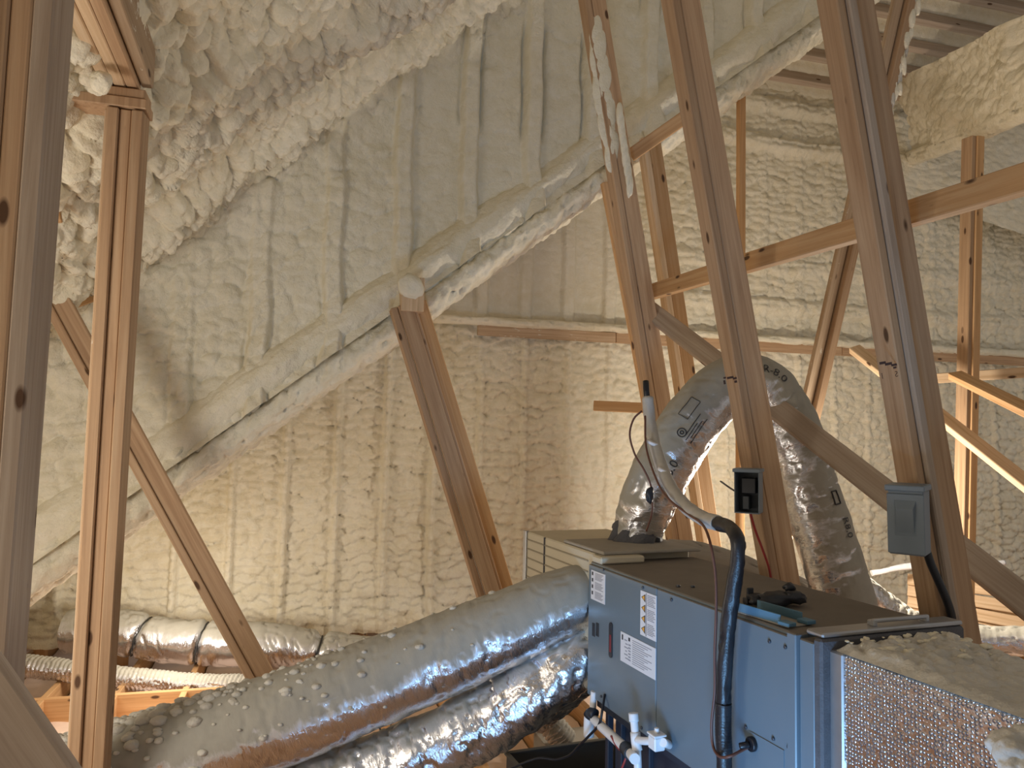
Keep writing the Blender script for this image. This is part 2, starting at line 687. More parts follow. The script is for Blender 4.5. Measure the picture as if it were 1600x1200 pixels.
def wrap_text(tb, body, s0, th0, size, parent, flip=1, along=True, mat='ink_black'):
    """print on a duct jacket: reading along the duct (or around it)"""
    me = text_mesh(body, size)
    bm = bmesh.new()
    bm.from_mesh(me)
    bmesh.ops.subdivide_edges(bm, edges=[e for e in bm.edges if e.calc_length() > size * 0.25], cuts=2)
    i = int(np.clip(np.searchsorted(tb.s, s0), 0, len(tb.s) - 1))
    r0 = float(np.mean(tb.R[i]))
    for v in bm.verts:
        if along:
            s, th = s0 + flip * v.co.x, th0 - flip * v.co.y / r0
        else:
            s, th = s0 + flip * v.co.y, th0 - flip * v.co.x / r0
        p = tb.at(s, th % (2 * np.pi), 0.004)
        v.co = Vector([float(q) for q in p])
    bm.to_mesh(me)
    bm.free()
    return link('print', me, mat, parent)


def steps(n, dense):
    """0..1 in n steps, finer between dense[0] and dense[1]"""
    if dense is None:
        return np.linspace(0, 1, n)
    a, b = dense
    m = int(n * (b - a))
    e0, e1 = max(2, int(n * a / 3)), max(2, int(n * (1 - b) / 3))
    return np.concatenate([np.linspace(0, a, e0, endpoint=False), np.linspace(a, b, m, endpoint=False), np.linspace(b, 1, e1)])


def foam(name, c00, c10, c01, c11, res, fn, mat, parent=None, flip=False, du=None, dv=None):
    """foam skin over a four-cornered field; fn(u, v, P) gives the build-up in metres along the normal"""
    c00, c10, c01, c11 = [np.array(c, float) for c in (c00, c10, c01, c11)]
    lu = max(np.linalg.norm(c10 - c00), np.linalg.norm(c11 - c01))
    lv = max(np.linalg.norm(c01 - c00), np.linalg.norm(c11 - c10))
    nu, nv = int(lu / res) + 2, int(lv / res) + 2
    su, sv = steps(nu, du), steps(nv, dv)
    nu, nv = len(su), len(sv)
    s, t = np.meshgrid(su, sv, indexing='ij')
    s, t = s[..., None], t[..., None]
    P = c00 * (1 - s) * (1 - t) + c10 * s * (1 - t) + c01 * (1 - s) * t + c11 * s * t
    n = nrm(np.cross(c10 - c00, c01 - c00))
    if flip:
        n = -n
    U = nrm(c10 - c00)
    V = np.cross(n if not flip else -n, U)
    u = (P @ U)
    v = (P @ V)
    h = fn(u, v, P)
    P = P + n * h[..., None]
    me = grid_mesh(P.reshape(-1, 3), nu, nv)
    o = link(name, me, mat, parent)
    return o


# ================================================================== STRUCTURE
L2 = lambda x: 1.99 + 0.788 * x          # lower edge of the gable wall / lower roof
R1 = lambda x: 3.38 + 0.90 * x           # upper roof slope
YW1, YW2 = 4.40, 6.30
STUD1 = [-0.29 + 0.39 * k for k in range(-6, 12)]
STUD2 = [0.23 + 0.39 * k for k in range(-9, 24)]


def f_gable(u, v, P):
    x, z = P[..., 0], P[..., 2]
    wob = 0.022 * fbm(x * 0.7, z * 3.0, 3, 3) * 2
    above = z - L2(x)
    sm = np.clip((x + 0.6) / 1.4 + 0.35 * fbm(x * 0.9, z * 0.9, 8, 2) * 2, 0, 1)
    near_low = np.clip(1 - above / 0.35, 0, 1)
    near_top = np.clip(1 - (R1(x) - z) / 0.35, 0, 1)
    amp = 0.048 - 0.037 * sm + 0.02 * near_top
    h = amp * popcorn(x, z, 0.095, 0.08, 5) + 0.06 * fbm(x * 1.6, z * 1.6, 21, 3)
    rd = ridge(x + wob, STUD1, 0.034, 0.03)
    gate = np.clip(0.35 + 0.75 * sm + 0.5 * fbm(x * 1.1, z * 1.1, 77, 2), 0.12, 1)
    h = h + 0.065 * rd * gate
    h = h - 0.045 * edge_groove(x + wob, STUD1, 0.066, 0.009) * np.clip(fbm(x * 0.8, z * 2.2, 15, 2) * 5, 0, 1) * gate
    h = h + 0.10 * near_low ** 2 + 0.09 * near_top ** 2
    d, _, _ = cells(x / 0.36 + 0.7 * fbm(x * 2, z * 2, 91, 3), z / 0.55 + 0.7 * fbm(x * 2 + 5, z * 2, 92, 3), 44)
    h = h + 0.014 * sm * np.sqrt(np.clip(1 - d, 0, 1))
    return h


wg = foam('wall_gable', (-2.7, YW1, L2(-2.7)), (3.7, YW1, L2(3.7)), (-2.7, YW1, R1(-2.7) + 0.05), (3.7, YW1, R1(3.7) + 0.05),
          0.011, f_gable, 'foam_pale', du=(0.16, 0.96))
meta(wg, 'spray-foamed gable wall with stud ridges and a sloping lower edge', 'wall', kind='structure')


def lip_mesh():
    xs = np.arange(-2.7, 4.75, 0.012)
    prof = np.array([(0.10, 0.34), (-0.03, 0.27), (-0.095, 0.20), (-0.115, 0.13), (-0.085, 0.065), (-0.02, 0.035), (0.0, 0.045),
                     (-0.012, 0.0), (-0.05, -0.035), (-0.06, -0.085), (-0.02, -0.13), (0.06, -0.15), (0.18, -0.14), (0.34, -0.12)])
    pr = catmull(np.c_[prof, np.zeros(len(prof))], 0.012)[:, :2]
    t = np.gradient(pr, axis=0)
    t /= np.linalg.norm(t, axis=1)[:, None]
    nn = np.c_[t[:, 1], -t[:, 0]]
    q = np.concatenate([[0], np.cumsum(np.linalg.norm(np.diff(pr, axis=0), axis=1))])
    X, Q = np.meshgrid(xs, q, indexing='ij')
    low = np.clip((Q - 0.36) / 0.08, 0, 1)
    wave = 0.06 * fbm(X * 1.1, Q * 0, 5, 3)
    h = (0.014 + 0.032 * low) * popcorn(X, Q, 0.055, 0.042, 12, 0.2) + 0.055 * fbm(X * 3.2, Q * 5, 31, 3)
    h = h + 0.02 * low * fbm(X * 14, Q * 14, 71, 3) * 2
    gm = np.exp(-((Q - 0.34) / 0.09) ** 2)
    wave = wave + gm * 0.07 * fbm(X * 2.1, Q * 0, 55, 3)
    h = h + gm * 0.08 * (fbm(X * 1.7, Q * 0 + 3.3, 56, 3) + 0.12)
    dy = pr[None, :, 0] + nn[None, :, 0] * h
    dz = pr[None, :, 1] + nn[None, :, 1] * h + wave
    Pt = np.stack([X, YW1 + dy, L2(X) + dz], -1)
    return grid_mesh(Pt.reshape(-1, 3), len(xs), len(q))


o = link('trim_1', lip_mesh(), 'foam_pale')
meta(o, 'rolled foam lip along the sloping lower edge of the gable wall', 'trim', kind='structure')


def f_low(u, v, P):
    return 0.03 * popcorn(P[..., 0], P[..., 1], 0.08, 0.08, 61, 0) + 0.05 * fbm(P[..., 0] * 2, P[..., 1] * 2, 9, 3)


o = foam('ceiling_lower', (-2.7, 4.6, L2(-2.7) - 0.10), (5.2, 4.6, L2(5.2) - 0.10), (-2.7, 6.5, L2(-2.7) - 0.04), (5.2, 6.5, L2(5.2) - 0.04),
         0.02, f_low, 'foam_pale', flip=True)
meta(o, 'narrow foamed underside of the lower roof behind the gable wall', 'ceiling', kind='structure')


def f_roof1(u, v, P):
    x, y = P[..., 0], P[..., 1]
    w = 0.10 * fbm(x * 0.9, y * 1.2, 6, 3) * 2
    # rafters run up the slope, foam piled over each of them
    d = np.abs(((y + w - 4.0) / 0.48 + 0.5) % 1.0 - 0.5) * 0.48
    rd = np.clip((0.15 - d) / 0.12, 0, 1)
    rd = rd * rd * (3 - 2 * rd)
    far = np.clip((y - 2.4) / 1.6, 0, 1)
    k = np.clip((x - 0.6) / 1.2, 0, 1) * far
    h = (0.085 - 0.05 * k) * popcorn(v, u, 0.068, 0.088, 15, 0.55) + 0.10 * fbm(x * 1.3, y * 2.6, 26, 4)
    h = h + 0.07 * rd
    d2, _, r2 = cells(x / 0.26 + fbm(x * 3, y * 3, 1, 2), y / 0.2 + fbm(x * 3, y * 3 + 7, 2, 2), 70)
    h = h + 0.035 * np.sqrt(np.clip(1 - d2 * 1.4, 0, 1)) * (r2 > 0.55)
    return h


o = foam('ceiling_left', (-2.7, -0.6, R1(-2.7) + 0.5), (3.7, -0.6, R1(3.7) + 0.5), (-2.7, 4.52, R1(-2.7)), (3.7, 4.52, R1(3.7)),
         0.0092, f_roof1, 'foam_pale', flip=True, du=(0.16, 0.68), dv=(0.38, 0.99))
meta(o, 'lumpy spray-foamed roof slope rising to the right overhead', 'ceiling', kind='structure')

cl_ = bpy.data.objects['ceiling_left']
for k, (px, py, r) in enumerate(((150, 142, 0.040), (138, 118, 0.036), (128, 92, 0.038), (158, 128, 0.030))):
    blob('foam_drip', PD(px, py, 2.52 - 0.05 * k), r, 'foam_pale', cl_, 140 + k, (1, 1, 1.15), 0.3)

ZL = 2.62   # ledger height


def f_back(u, v, P):
    x, z = P[..., 0], P[..., 2]
    wob = 0.016 * fbm(x * 0.8, z * 2.5, 13, 3) * 2
    low = np.clip((ZL - z) / 0.06, 0, 1)
    sm = np.clip((3.0 - x) / 0.5, 0, 1) * (1 - low)      # smooth bays of the upper left part
    a = 0.048 * low + (1 - low) * (0.042 - 0.035 * sm)
    cu = 0.105
    h = a * popcorn(x, z, cu, 0.066, 33, 0.75)
    h = h + 0.05 * fbm(x * 1.3, z * 1.3, 41, 3)
    rl = ridge(x + wob, STUD2, 0.016, 0.02)
    ru = ridge(x + wob, STUD2, 0.040, 0.03)
    gl = np.clip(0.75 + 1.2 * fbm(x * 0.9, z * 0.7, 3, 2), 0.15, 1)
    right = np.clip((x - 1.0) / 0.4, 0, 1)
    h = h + low * 0.075 * rl * gl * (1 - 0.45 * right) + (1 - low) * 0.045 * ru * (0.3 + 0.7 * sm)
    h = h - low * 0.03 * edge_groove(x + wob, STUD2, 0.034, 0.006) * np.clip(fbm(x * 1.5, z * 1.4, 25, 2) * 6 - 0.3, 0, 1) * (1 - right)
    # horizontal blocking rows in the upper right
    for zz, am in ((2.95, 0.05), (3.35, 0.03), (4.55, 0.07), (4.95, 0.05)):
        zz2 = zz + 0.10 * fbm(x * 0.8, z * 0, int(zz * 10), 2)
        h = h + am * np.clip((x - 2.6) / 0.4, 0, 1) * np.exp(-((z - zz2) / 0.07) ** 4)
    base = np.clip(1 - (z - 0.06) / 0.22, 0, 1)
    h = h * (1 - 0.6 * base) + 0.09 * base ** 0.6 * (0.7 + 0.8 * fbm(x * 3.2, z * 2, 81, 2) - 0.6 * ridge(x, [p + 0.19 for p in STUD2], 0.02, 0.05))
    return h


o = foam('wall_back', (-2.7, YW2, 0.06), (8.3, YW2, 0.06), (-2.7, YW2, 5.35), (8.3, YW2, 5.35), 0.0128, f_back, 'foam_cream', du=(0.09, 0.94))
meta(o, 'cream spray-foamed back wall with thin vertical stud ridges', 'wall', kind='structure')

# hip slope over the back wall, exposed timbers between rolls of foam
hz = lambda y: 5.06 + 0.45 * (YW2 - y)


def f_hip(u, v, P):
    x, y = P[..., 0], P[..., 1]
    ph = ((y + 0.02 * fbm(x * 2, y, 3, 2) - 6.05) / 0.24) % 1.0
    roll = np.exp(-((ph - 0.62) / 0.16) ** 2)
    return 0.07 * roll * (1 + 0.5 * fbm(x * 4, y * 2, 4, 3)) + 0.02 * popcorn(x, y, 0.09, 0.08, 52, 0) + 0.04 * fbm(x * 2, y * 2, 14, 3)


hip = foam('ceiling_hip', (2.6, YW2 + 0.1, hz(YW2 + 0.1)), (7.6, YW2 + 0.1, hz(YW2 + 0.1)), (2.6, 4.2, hz(4.2)), (7.6, 4.2, hz(4.2)),
           0.02, f_hip, 'foam_cream', flip=True)
meta(hip, 'foamed hip slope with bare roof timbers at upper right', 'ceiling', kind='structure')
for k in range(8):
    y = 6.05 - 0.24 * k
    board('rafter', (3.2, y, hz(y) - 0.055), (7.3, y, hz(y) - 0.055), 0.060, 0.12, (0, -0.41, -0.91), 'wood_grey', hip)

# right-hand slope behind the leaning brace, with its foam-coated beam
A = PY(1425, 245, 6.2)
Bp = PY(1412, 122, 6.0)
Dp = PD(1690, 130, 4.9)
Dp = A + (Dp - A) * 1.9
Cp = PD(1660, -10, 4.9)
Cp = Bp + (Cp - Bp) * 1.9


def f_right(u, v, P):
    return 0.05 * popcorn(u, v, 0.12, 0.09, 72, 0.4) + 0.22 * fbm(u * 1.8, v * 1.8, 24, 3)


o = foam('ceiling_right', A, Dp, Bp, Cp, 0.014, f_right, 'foam_cream')
meta(o, 'rough foamed roof slope at the far upper right', 'ceiling', kind='structure')
bt, _ = tube('trim_2', [PY(1395, 262, 6.25), A + np.array([0, -.05, -.02]), (A + Dp) / 2 + np.array([0, 0, -.03]), Dp], 0.085, 'foam_cream',
             step=0.02, nth=28, crinkle=0.02, freq=4, seed=5)
meta(bt, 'smooth foam-coated beam below the right roof slope', 'beam', kind='structure')
# upper right wall beyond that beam
o = foam('wall_right', PY(1380, 300, 6.28), PY(1760, 420, 5.8), PY(1400, 180, 6.28), PY(1760, 60, 5.8), 0.02,
         lambda u, v, P: 0.03 * popcorn(u, v, 0.1, 0.07, 19) + 0.07 * fbm(u * 2, v * 2, 6, 3), 'foam_cream')
meta(o, 'foamed wall patch below the right-hand beam', 'wall', kind='structure')

# ledger board along the back wall with a foam roll on it
led = empty('trim_3', (3.5, YW2, ZL), 'timber ledger with a foam roll running along the back wall', 'ledger', kind='structure')
for x0, x1 in ((1.35, 2.6), (2.605, 4.95), (4.96, 8.2)):
    board('board', (x0, 6.20, ZL - 0.075), (x1, 6.20, ZL - 0.075), 0.089, 0.038, (0, -1, 0), 'wood_sprayed' if x0 < 2 else 'wood_pine', led)
r_, _ = tube('foam_roll', [(0.93, 6.20, ZL), (1.6, 6.17, ZL + 0.0), (3.0, 6.18, ZL + 0.005), (4.6, 6.17, ZL - 0.005), (6.5, 6.18, ZL), (8.2, 6.18, ZL)],
             0.036, 'foam_pale', led, step=0.02, nth=18, crinkle=0.012, freq=5, seed=2)

# floor: ceiling boards, batts between joists
fl = empty('floor', (1.0, 3.0, -0.27), 'open attic floor with joists and pinkish batts', 'floor', kind='structure')
bx('ceiling_board', -3.2, 8.4, -0.8, 7.3, -0.30, -0.27, 'kraft_paper', fl, bev=0)
jm = {}
for k in range(-9, 17):
    x = 1.33 + 0.405 * k
    y0 = 3.2 if x < 2.2 else 2.4
    M = frame((x, 2.0, -0.27), (1, 0, 0), (0, 0, 1), (0, -1, 0))
    if 'j' not in jm:
        jm['j'] = box_mesh(-0.019, 0.019, 0, 0.265, -5.0, 0.4, 0.003)
        jm['j'].materials.append(MATS['wood_honey'])
    link('joist', jm['j'], None, fl, M)


def batt(u, v, P):
    return 0.05 * fbm(u * 4, v * 3, 17, 4) + 0.02 * fbm(u * 18, v * 18, 27, 2)


bm_ = {}
for k in range(-9, 16):
    x0, x1 = 1.33 + 0.405 * k + 0.03, 1.33 + 0.405 * (k + 1) - 0.03
    if x1 < -2.6 or x0 > 6.5:
        continue
    foam('batt', (x0, 3.2, -0.14), (x1, 3.2, -0.14), (x0, 7.0, -0.14), (x1, 7.0, -0.14), 0.05, batt, 'pink_batt', fl)
bx('rim_board', -3.2, 8.4, 7.0, 7.04, -0.28, 0.5, 'kraft_paper', fl)
# cross beam in front of the far ducts
board('cross_beam', (-2.3, 5.30, -0.075), (0.62, 5.30, -0.075), 0.15, 0.04, (0, -1, 0), 'wood_honey', fl)
# heel blocks and short rafters where the back wall meets the floor
for k, (x, h) in enumerate(((-1.85, .25), (-1.30, .3), (-0.49, .26), (-0.08, .3), (0.32, .24), (0.75, .2))):
    board('heel_block', (x, 6.42, -0.2), (x, 6.42, h * 0.7), 0.09, 0.04, (0.6, -1, 0), 'wood_honey', fl)


# ================================================================== TIMBER
HY = np.array([0, -1.0, 0])     # faces of the framing follow the house


def strut(name, label, a, b, boards, cat='timber', face=HY, mats=None):
    """a = top, b = bottom; boards: (sideways centre, towards-camera centre, width, thickness, material)"""
    a, b = np.array(a, float), np.array(b, float)
    e = empty(name, b, label, cat)
    for i, (os_, on, w, t, m) in enumerate(boards):
        board('board', b, a, w, t, face, m, e, off=(os_, on))
    return e


def extend(a, b, ka, kb):
    """stretch a line: a upward by ka metres, b downward by kb metres"""
    d = nrm(np.array(a) - np.array(b))
    return np.array(a) + d * ka, np.array(b) - d * kb


P38, P89 = 0.038, 0.089
# sideways sign: board() s = n x a; for an upright seen from the front that is +X (right)

# nearest built-up post at the left edge of the picture
a, b = PD(17, 0, 1.52), PD(-57, 1000, 1.52)
a, b = extend(a, b, 0.35, 1.25)
post1 = strut('built_up_post', 'dark four-ply timber post at the extreme left, nearest the camera', a, b,
              [(-0.0585 - 0.02, 0, 0.037, 0.12, 'wood_grey'), (-0.0405, 0, 0.037, 0.118, 'wood_pine'),
               (-0.0025, 0.002, 0.037, 0.12, 'wood_pine'), (0.0355, -0.01, 0.037, 0.10, 'wood_pine')], 'post')
# three-ply post with sprayed edge
a0_ = PD(200, 176, 2.56); b0_ = PD(139, 1200, 2.60)
a, b = extend(a0_, b0_, 0.0, 0.5)
post2 = strut('built_up_post', 'three-ply timber post with foam-flecked edge under the overhead beam', a, b,
              [(-0.04, 0.0, 0.037, 0.10, 'wood_pine'), (-0.002, -0.012, 0.037, 0.10, 'wood_pine'),
               (0.036, 0.0, 0.037, 0.10, 'wood_pine'), (0.062, -0.03, 0.014, 0.085, 'wood_sprayed')], 'post')
# plates on that post
zt = float(a[2])
pl = empty('top_plate', (float(a[0]), float(a[1]), zt), 'pair of flat timber plates capping the three-ply post', 'plate')
bx('board', a[0] - 0.32, a[0] + 0.066, a[1] - 0.05, a[1] + 0.06, zt + 0.001, zt + 0.035, 'wood_pine', pl)
bx('board', a[0] - 0.10, a[0] + 0.060, a[1] - 0.045, a[1] + 0.055, zt + 0.036, zt + 0.068, 'wood_pine', pl)
# overhead built-up beam from the post towards the camera
zb = zt + 0.075
q0 = PZ(200, 143, zb)
q1 = PZ(120, -40, zb)
dq = nrm(q1 - q0)
q1 = q0 + dq * 1.5
sd = nrm(np.cross(dq, [0, 0, 1]))
if sd[0] < 0:
    sd = -sd
ob = empty('overhead_beam', q0, 'four-ply overhead beam resting on the three-ply post', 'beam')
for i, (o_, m) in enumerate(((-0.058, 'wood_light'), (-0.019, 'wood_light'), (0.020, 'wood_pine'), (0.060, 'wood_sprayed'))):
    dz = 0.07 if i < 3 else 0.085
    board('board', q0 + sd * o_ + np.array([0, 0, 0.07 if i < 3 else 0.09]), q1 + sd * o_ + np.array([0, 0, 0.07 if i < 3 else 0.09]),
          0.14, 0.037, sd, m, ob)

# diagonal brace behind the posts
a, b = PD(66, 425, 3.55), PD(420, 1075, 3.55)
a, b = extend(a, b, 0.05, 0.12)
strut('diagonal_brace', 'brown two-board brace slanting down behind the three-ply post to the duct', a, b,
      [(-0.012, 0.0, 0.082, P38, 'wood_pine'), (0.045, -0.008, 0.036, 0.085, 'wood_pine')], 'brace')
# near diagonal at lower left corner
a, b = PD(-90, 1030, 1.32), PD(140, 1365, 1.28)
strut('diagonal_brace', 'grey double-board brace cutting across the lower left corner', a, b,
      [(0.0, -0.02, 0.13, P38, 'wood_grey'), (0.068, 0.0, 0.036, 0.09, 'wood_pine')], 'brace')
# short stubs seen between the two posts
board('timber_stub', PD(40, 332, 2.9), PD(95, 330, 2.95), 0.085, 0.04, (0.1, -1, 0), 'wood_honey',
      label='short orange timber end sticking out right of the leftmost post', cat='timber')
board('timber_stub', PD(95, 477, 3.75), PD(175, 447, 3.8), 0.075, 0.04, (0, -1, 0), 'wood_honey',
      label='short timber stub foamed in behind the diagonal brace', cat='timber')

# leaning strut in the middle of the picture
a, b = PD(637, 492, 4.20), PD(772, 935, 4.20)
a, b = extend(a, b, 0.06, 0.75)
st = strut('leaning_strut', 'lone three-board strut leaning from the foam lip to the big duct', a, b,
           [(-0.096, -0.05, 0.070, P38, 'wood_honey'), (-0.050, -0.042, 0.020, P89, 'wood_pine'), (0.0, 0.0, 0.080, P38, 'wood_pine'),
            (0.062, -0.045, P38, P89, 'wood_pine')], 'strut')
c = PD(640, 463, 4.22)
bx('block', c[0] - 0.05, c[0] + 0.075, c[1] - 0.05, c[1] + 0.12, c[2] - 0.09, c[2] + 0.10, 'wood_light', st)
blob('foam_overspray', c + np.array([-0.005, -0.05, 0.04]), 0.07, 'foam_pale', st, 3, (1.0, 0.5, 1.0))

# tall leaning struts on the right -------------------------------------------------
a, b = PD(930, 0, 4.2), PD(1068, 850, 4.2)
a, b = extend(a, b, 0.35, 1.1)
s5 = strut('leaning_strut', 'two-board leaning strut with a white foam smear, left of the right-hand group', a, b,
           [(-0.012, 0.0, P89, P38, 'wood_pine'), (0.055, -0.02, P38, P89, 'wood_pine')], 'strut')
for k in range(12):
    t = k / 11.0
    w_ = math.sin(math.pi * (0.12 + 0.8 * t)) 
    blob('foam_overspray', PD(931 + 26 * t + 3 * math.sin(k * 2.1), 52 + 190 * t, 4.18), 0.055, 'foam_pale', s5, 20 + k, (0.55 + 0.45 * w_, 0.30, 2.0), 0.3)
for k in range(8):
    t = k / 7.0
    blob('foam_overspray', PD(968 + 16 * t, 180 + 110 * t, 4.15), 0.03, 'foam_pale', s5, 60 + k, (0.6, 0.6, 2.4), 0.25)
a, b = PD(950, 285, 4.5), PD(1056, 850, 4.5)
a, b = extend(a, b, 0.0, 1.1)
strut('leaning_strut', 'orange board strut tucked behind the foam-smeared strut', a, b, [(0, 0, P89, P38, 'wood_honey')], 'strut')
a, b = PD(1017, 215, 4.75), PD(1112, 850, 4.75)
a, b = extend(a, b, 0.0, 1.1)
strut('leaning_strut', 'orange two-board strut ending under the foam lip, behind the cross rail', a, b,
      [(-0.012, 0, P89, P38, 'wood_honey'), (0.052, -0.02, P38, P89, 'wood_light')], 'strut')
a, b = PD(1070, 0, 3.1), PD(1229, 925, 3.1)
a, b = extend(a, b, 0.5, 0.95)
s7 = strut('leaning_strut', 'tall two-board strut standing just behind the air handler, carrying the open box', a, b,
           [(-0.014, 0.0, 0.092, P38, 'wood_pine'), (0.054, -0.02, P38, P89, 'wood_pine')], 'strut')
a, b = PD(1337, 0, 2.4), PD(1506, 1010, 2.4)
a, b = extend(a, b, 0.45, 0.85)
s8 = strut('leaning_strut', 'tall three-board strut at right carrying the closed grey disconnect box', a, b,
           [(-0.014, 0.0, 0.084, P38, 'wood_pine'), (0.046, -0.005, 0.030, P89, 'wood_grey'), (0.078, -0.02, 0.032, P89, 'wood_pine')], 'strut')
# thin far upright
board('stud_post', PD(1156, 985, 5.3), PD(1158, 85, 5.3), 0.06, P38, (0.25, -1, 0), 'wood_honey',
      label='thin single far upright just right of the loop strut, foamed at its top', cat='post')
# brace leaning the other way, foam on its right edge
a, b = PD(1421, -40, 4.5), PD(1262, 660, 4.9)
a, b = extend(a, b, 0.0, 1.2)
s10 = strut('leaning_brace', 'brace leaning to the left with a foam-crusted right edge', a, b,
            [(-0.03, 0.0, 0.052, P89, 'wood_pine'), (0.035, -0.01, 0.062, P38, 'wood_sprayed')], 'brace')
for k in range(34):
    t = k / 33.0
    p = a + (b - a) * 0.40 * t
    blob('foam_overspray', p + np.array([0.058 + 0.012 * math.sin(k * 3.7), -0.03 - 0.01 * math.sin(k * 1.9), 0]), 0.018 + 0.012 * abs(math.sin(k * 5.3)), 'foam_dusty' if k % 3 == 0 else 'foam_cream', s10, 40 + k, (0.7, 0.8, 2.0), 0.7)
# right upright
a, b = PD(1522, 222, 5.0), PD(1508, 870, 5.0)
a, b = extend(a, b, 0.03, 0.9)
strut('stud_post', 'upright honey-coloured post at far right under the foamed beam', a, b,
      [(-0.012, 0, 0.06, P89, 'wood_honey'), (0.034, -0.01, 0.034, P89, 'wood_pine')], 'post')

# rails and braces
def far(p, q, k=1.3):
    """carry a timber on past the edge of the picture"""
    return q + nrm(q - p) * k


board('cross_rail', PD(1016, 457, 4.35), far(PD(1016, 457, 4.35), PD(1660, 262, 2.02)), P89, P38, (-0.25, -1, 0), 'wood_honey',
      label='orange rail rising to the right behind the two tall struts', cat='rail')
board('long_brace', PD(1012, 482, 4.3), far(PD(1012, 482, 4.3), PD(1660, 985, 2.38), 0.55), 0.10, P38, (-0.3, -1, 0.0), 'wood_grey',
      label='long greyish brace descending to the right across the looping duct', cat='brace')
board('cross_brace', PD(1335, 545, 5.6), far(PD(1335, 545, 5.6), PD(1660, 800, 4.0)), 0.085, 0.05, (-0.35, -1, 0.25), 'wood_light',
      label='pale brace descending right from the ledger behind the right strut', cat='brace')
board('back_rail', PD(1452, 592, 5.3), far(PD(1452, 592, 5.3), PD(1660, 578, 5.0)), 0.07, P38, (0, -1, 0), 'wood_light',
      label='level pale rail at the right edge behind the honey-coloured post', cat='rail')
board('cross_brace', PD(1492, 586, 4.7), far(PD(1492, 586, 4.7), PD(1680, 678, 3.7)), 0.085, 0.045, (-0.4, -1, 0.3), 'wood_honey',
      label='short brace starting at the right post and leaving the picture on the right', cat='brace')
board('timber_stub', PD(928, 634, 5.2), PD(1062, 640, 5.0), 0.07, P38, (0, -1, 0), 'wood_honey',
      label='short level orange board poking out left of the leaning struts', cat='timber')
board('purlin', PD(985, 243, 4.38), PD(1072, 182, 4.28), 0.075, P38, (0, -1, 0), 'wood_honey',
      label='orange purlin showing under the foam lip between two leaning struts', cat='purlin')

# stamps on the struts
def flat_text(name, body, size, p, right, up, mat, parent, lift):
    me = text_mesh(body, size)
    n = np.cross(right, up)
    return link(name, me, mat, parent, frame(np.array(p) + n * lift, right, up, n))


def strut_face(a, b):
    ax = nrm(np.array(a) - np.array(b))
    n = nrm(HY - ax * np.dot(HY, ax))
    return np.cross(n, ax), ax, n


a8, b8 = PD(1337, 0, 2.4), PD(1506, 1010, 2.4)
sx, ax, nn = strut_face(a8, b8)
pf = PP(1402, 574, a8 + nn * 0.0195, nn)
for k_, (u_, v_, w_, h_) in enumerate(((0, .006, .022, .007), (.018, .012, .026, .008), (.04, .018, .024, .008), (.004, -.002, .012, .006))):
    M_ = frame(pf + sx * u_ + ax * v_ + nn * 0.0006, sx, ax, nn)
    bx('stamp', 0, w_, 0, h_, 0, 0.0006, 'stamp_ink', s8, M_, 0)
pf = PP(1404, 582, a8 + nn * 0.0195, nn)
flat_text('stamp', 'S', 0.026, pf + sx * 0.002 - ax * 0.012, sx, ax, 'stamp_ink', s8, 0.001)
flat_text('stamp', '1', 0.026, pf + sx * 0.055 - ax * 0.010, sx, ax, 'stamp_ink', s8, 0.001)
a7, b7 = PD(1070, 0, 3.1), PD(1229, 925, 3.1)
sx7, ax7, nn7 = strut_face(a7, b7)
pf = PP(1152, 592, a7 + nn7 * 0.0195, nn7)
for k_, (u_, v_, w_, h_) in enumerate(((0, .0, .02, .008), (.016, .006, .03, .009), (.05, .01, .012, .007), (.056, -.012, .009, .016), (.004, -.014, .012, .009))):
    M_ = frame(pf + sx7 * u_ + ax7 * v_ + nn7 * 0.0006, sx7, ax7, nn7)
    bx('stamp', 0, w_, 0, h_, 0, 0.0006, 'stamp_ink', s7, M_, 0)

# ================================================================== AIR HANDLER
UO = np.array([1.25, 1.76, 0.0])
UA = nrm([-0.12, 1.17, 0])           # along the cabinet, away from the camera
UB = np.array([UA[1], -UA[0], 0])    # across, to the right
UL, UW, UZ0, UZ1 = 1.18, 0.50, 0.62, 1.15


def uf(a, b, z):
    return UO + UA * a + UB * b + np.array([0, 0, z])


UM = frame(UO, UB, UA, (0, 0, 1))    # local x = across, y = along, z = up


def face_pt(px, py, off=0.0):
    """point on the cabinet's long front (off metres in front of it): local (along, z)"""
    p = PP(px, py, UO - UB * off, UB)
    return float(np.dot(p - UO, UA)), float(p[2])


ah = empty('air_handler', uf(UL / 2, UW / 2, UZ0), 'blue-grey metal air handler cabinet standing in the middle right foreground', 'air handler')
bx('cabinet', 0.006, UW, 0, UL, UZ0, UZ1, 'cabinet_paint', ah, UM, 0.004)
# two access panels with a seam between them, and a lower corner hatch
seam = face_pt(1027, 1000)[0]
pm = bx('panel', -0.004, 0.010, seam + 0.0022, UL - 0.002, UZ0 + 0.004, UZ1 - 0.010, 'cabinet_paint', ah, UM, 0.003)
pm2 = bx('panel', -0.004, 0.010, 0.004, seam - 0.0022, UZ0 + 0.004, UZ1 - 0.010, 'cabinet_paint', ah, UM, 0.003)
ha, hzv = face_pt(1166, 1140)
bm = bmesh.new()
pts = []
y1, z1h, rr = ha, hzv + 0.005, 0.03
pts = [(0.03, UZ0 + 0.01), (y1, UZ0 + 0.01)] + [(y1 - rr + rr * math.cos(t), z1h - rr + rr * math.sin(t)) for t in np.linspace(0, math.pi / 2, 8)] + [(0.03, z1h)]
vs = [bm.verts.new((-0.0065, p[0], p[1])) for p in pts]
fc = bm.faces.new(vs)
r = bmesh.ops.extrude_face_region(bm, geom=[fc])
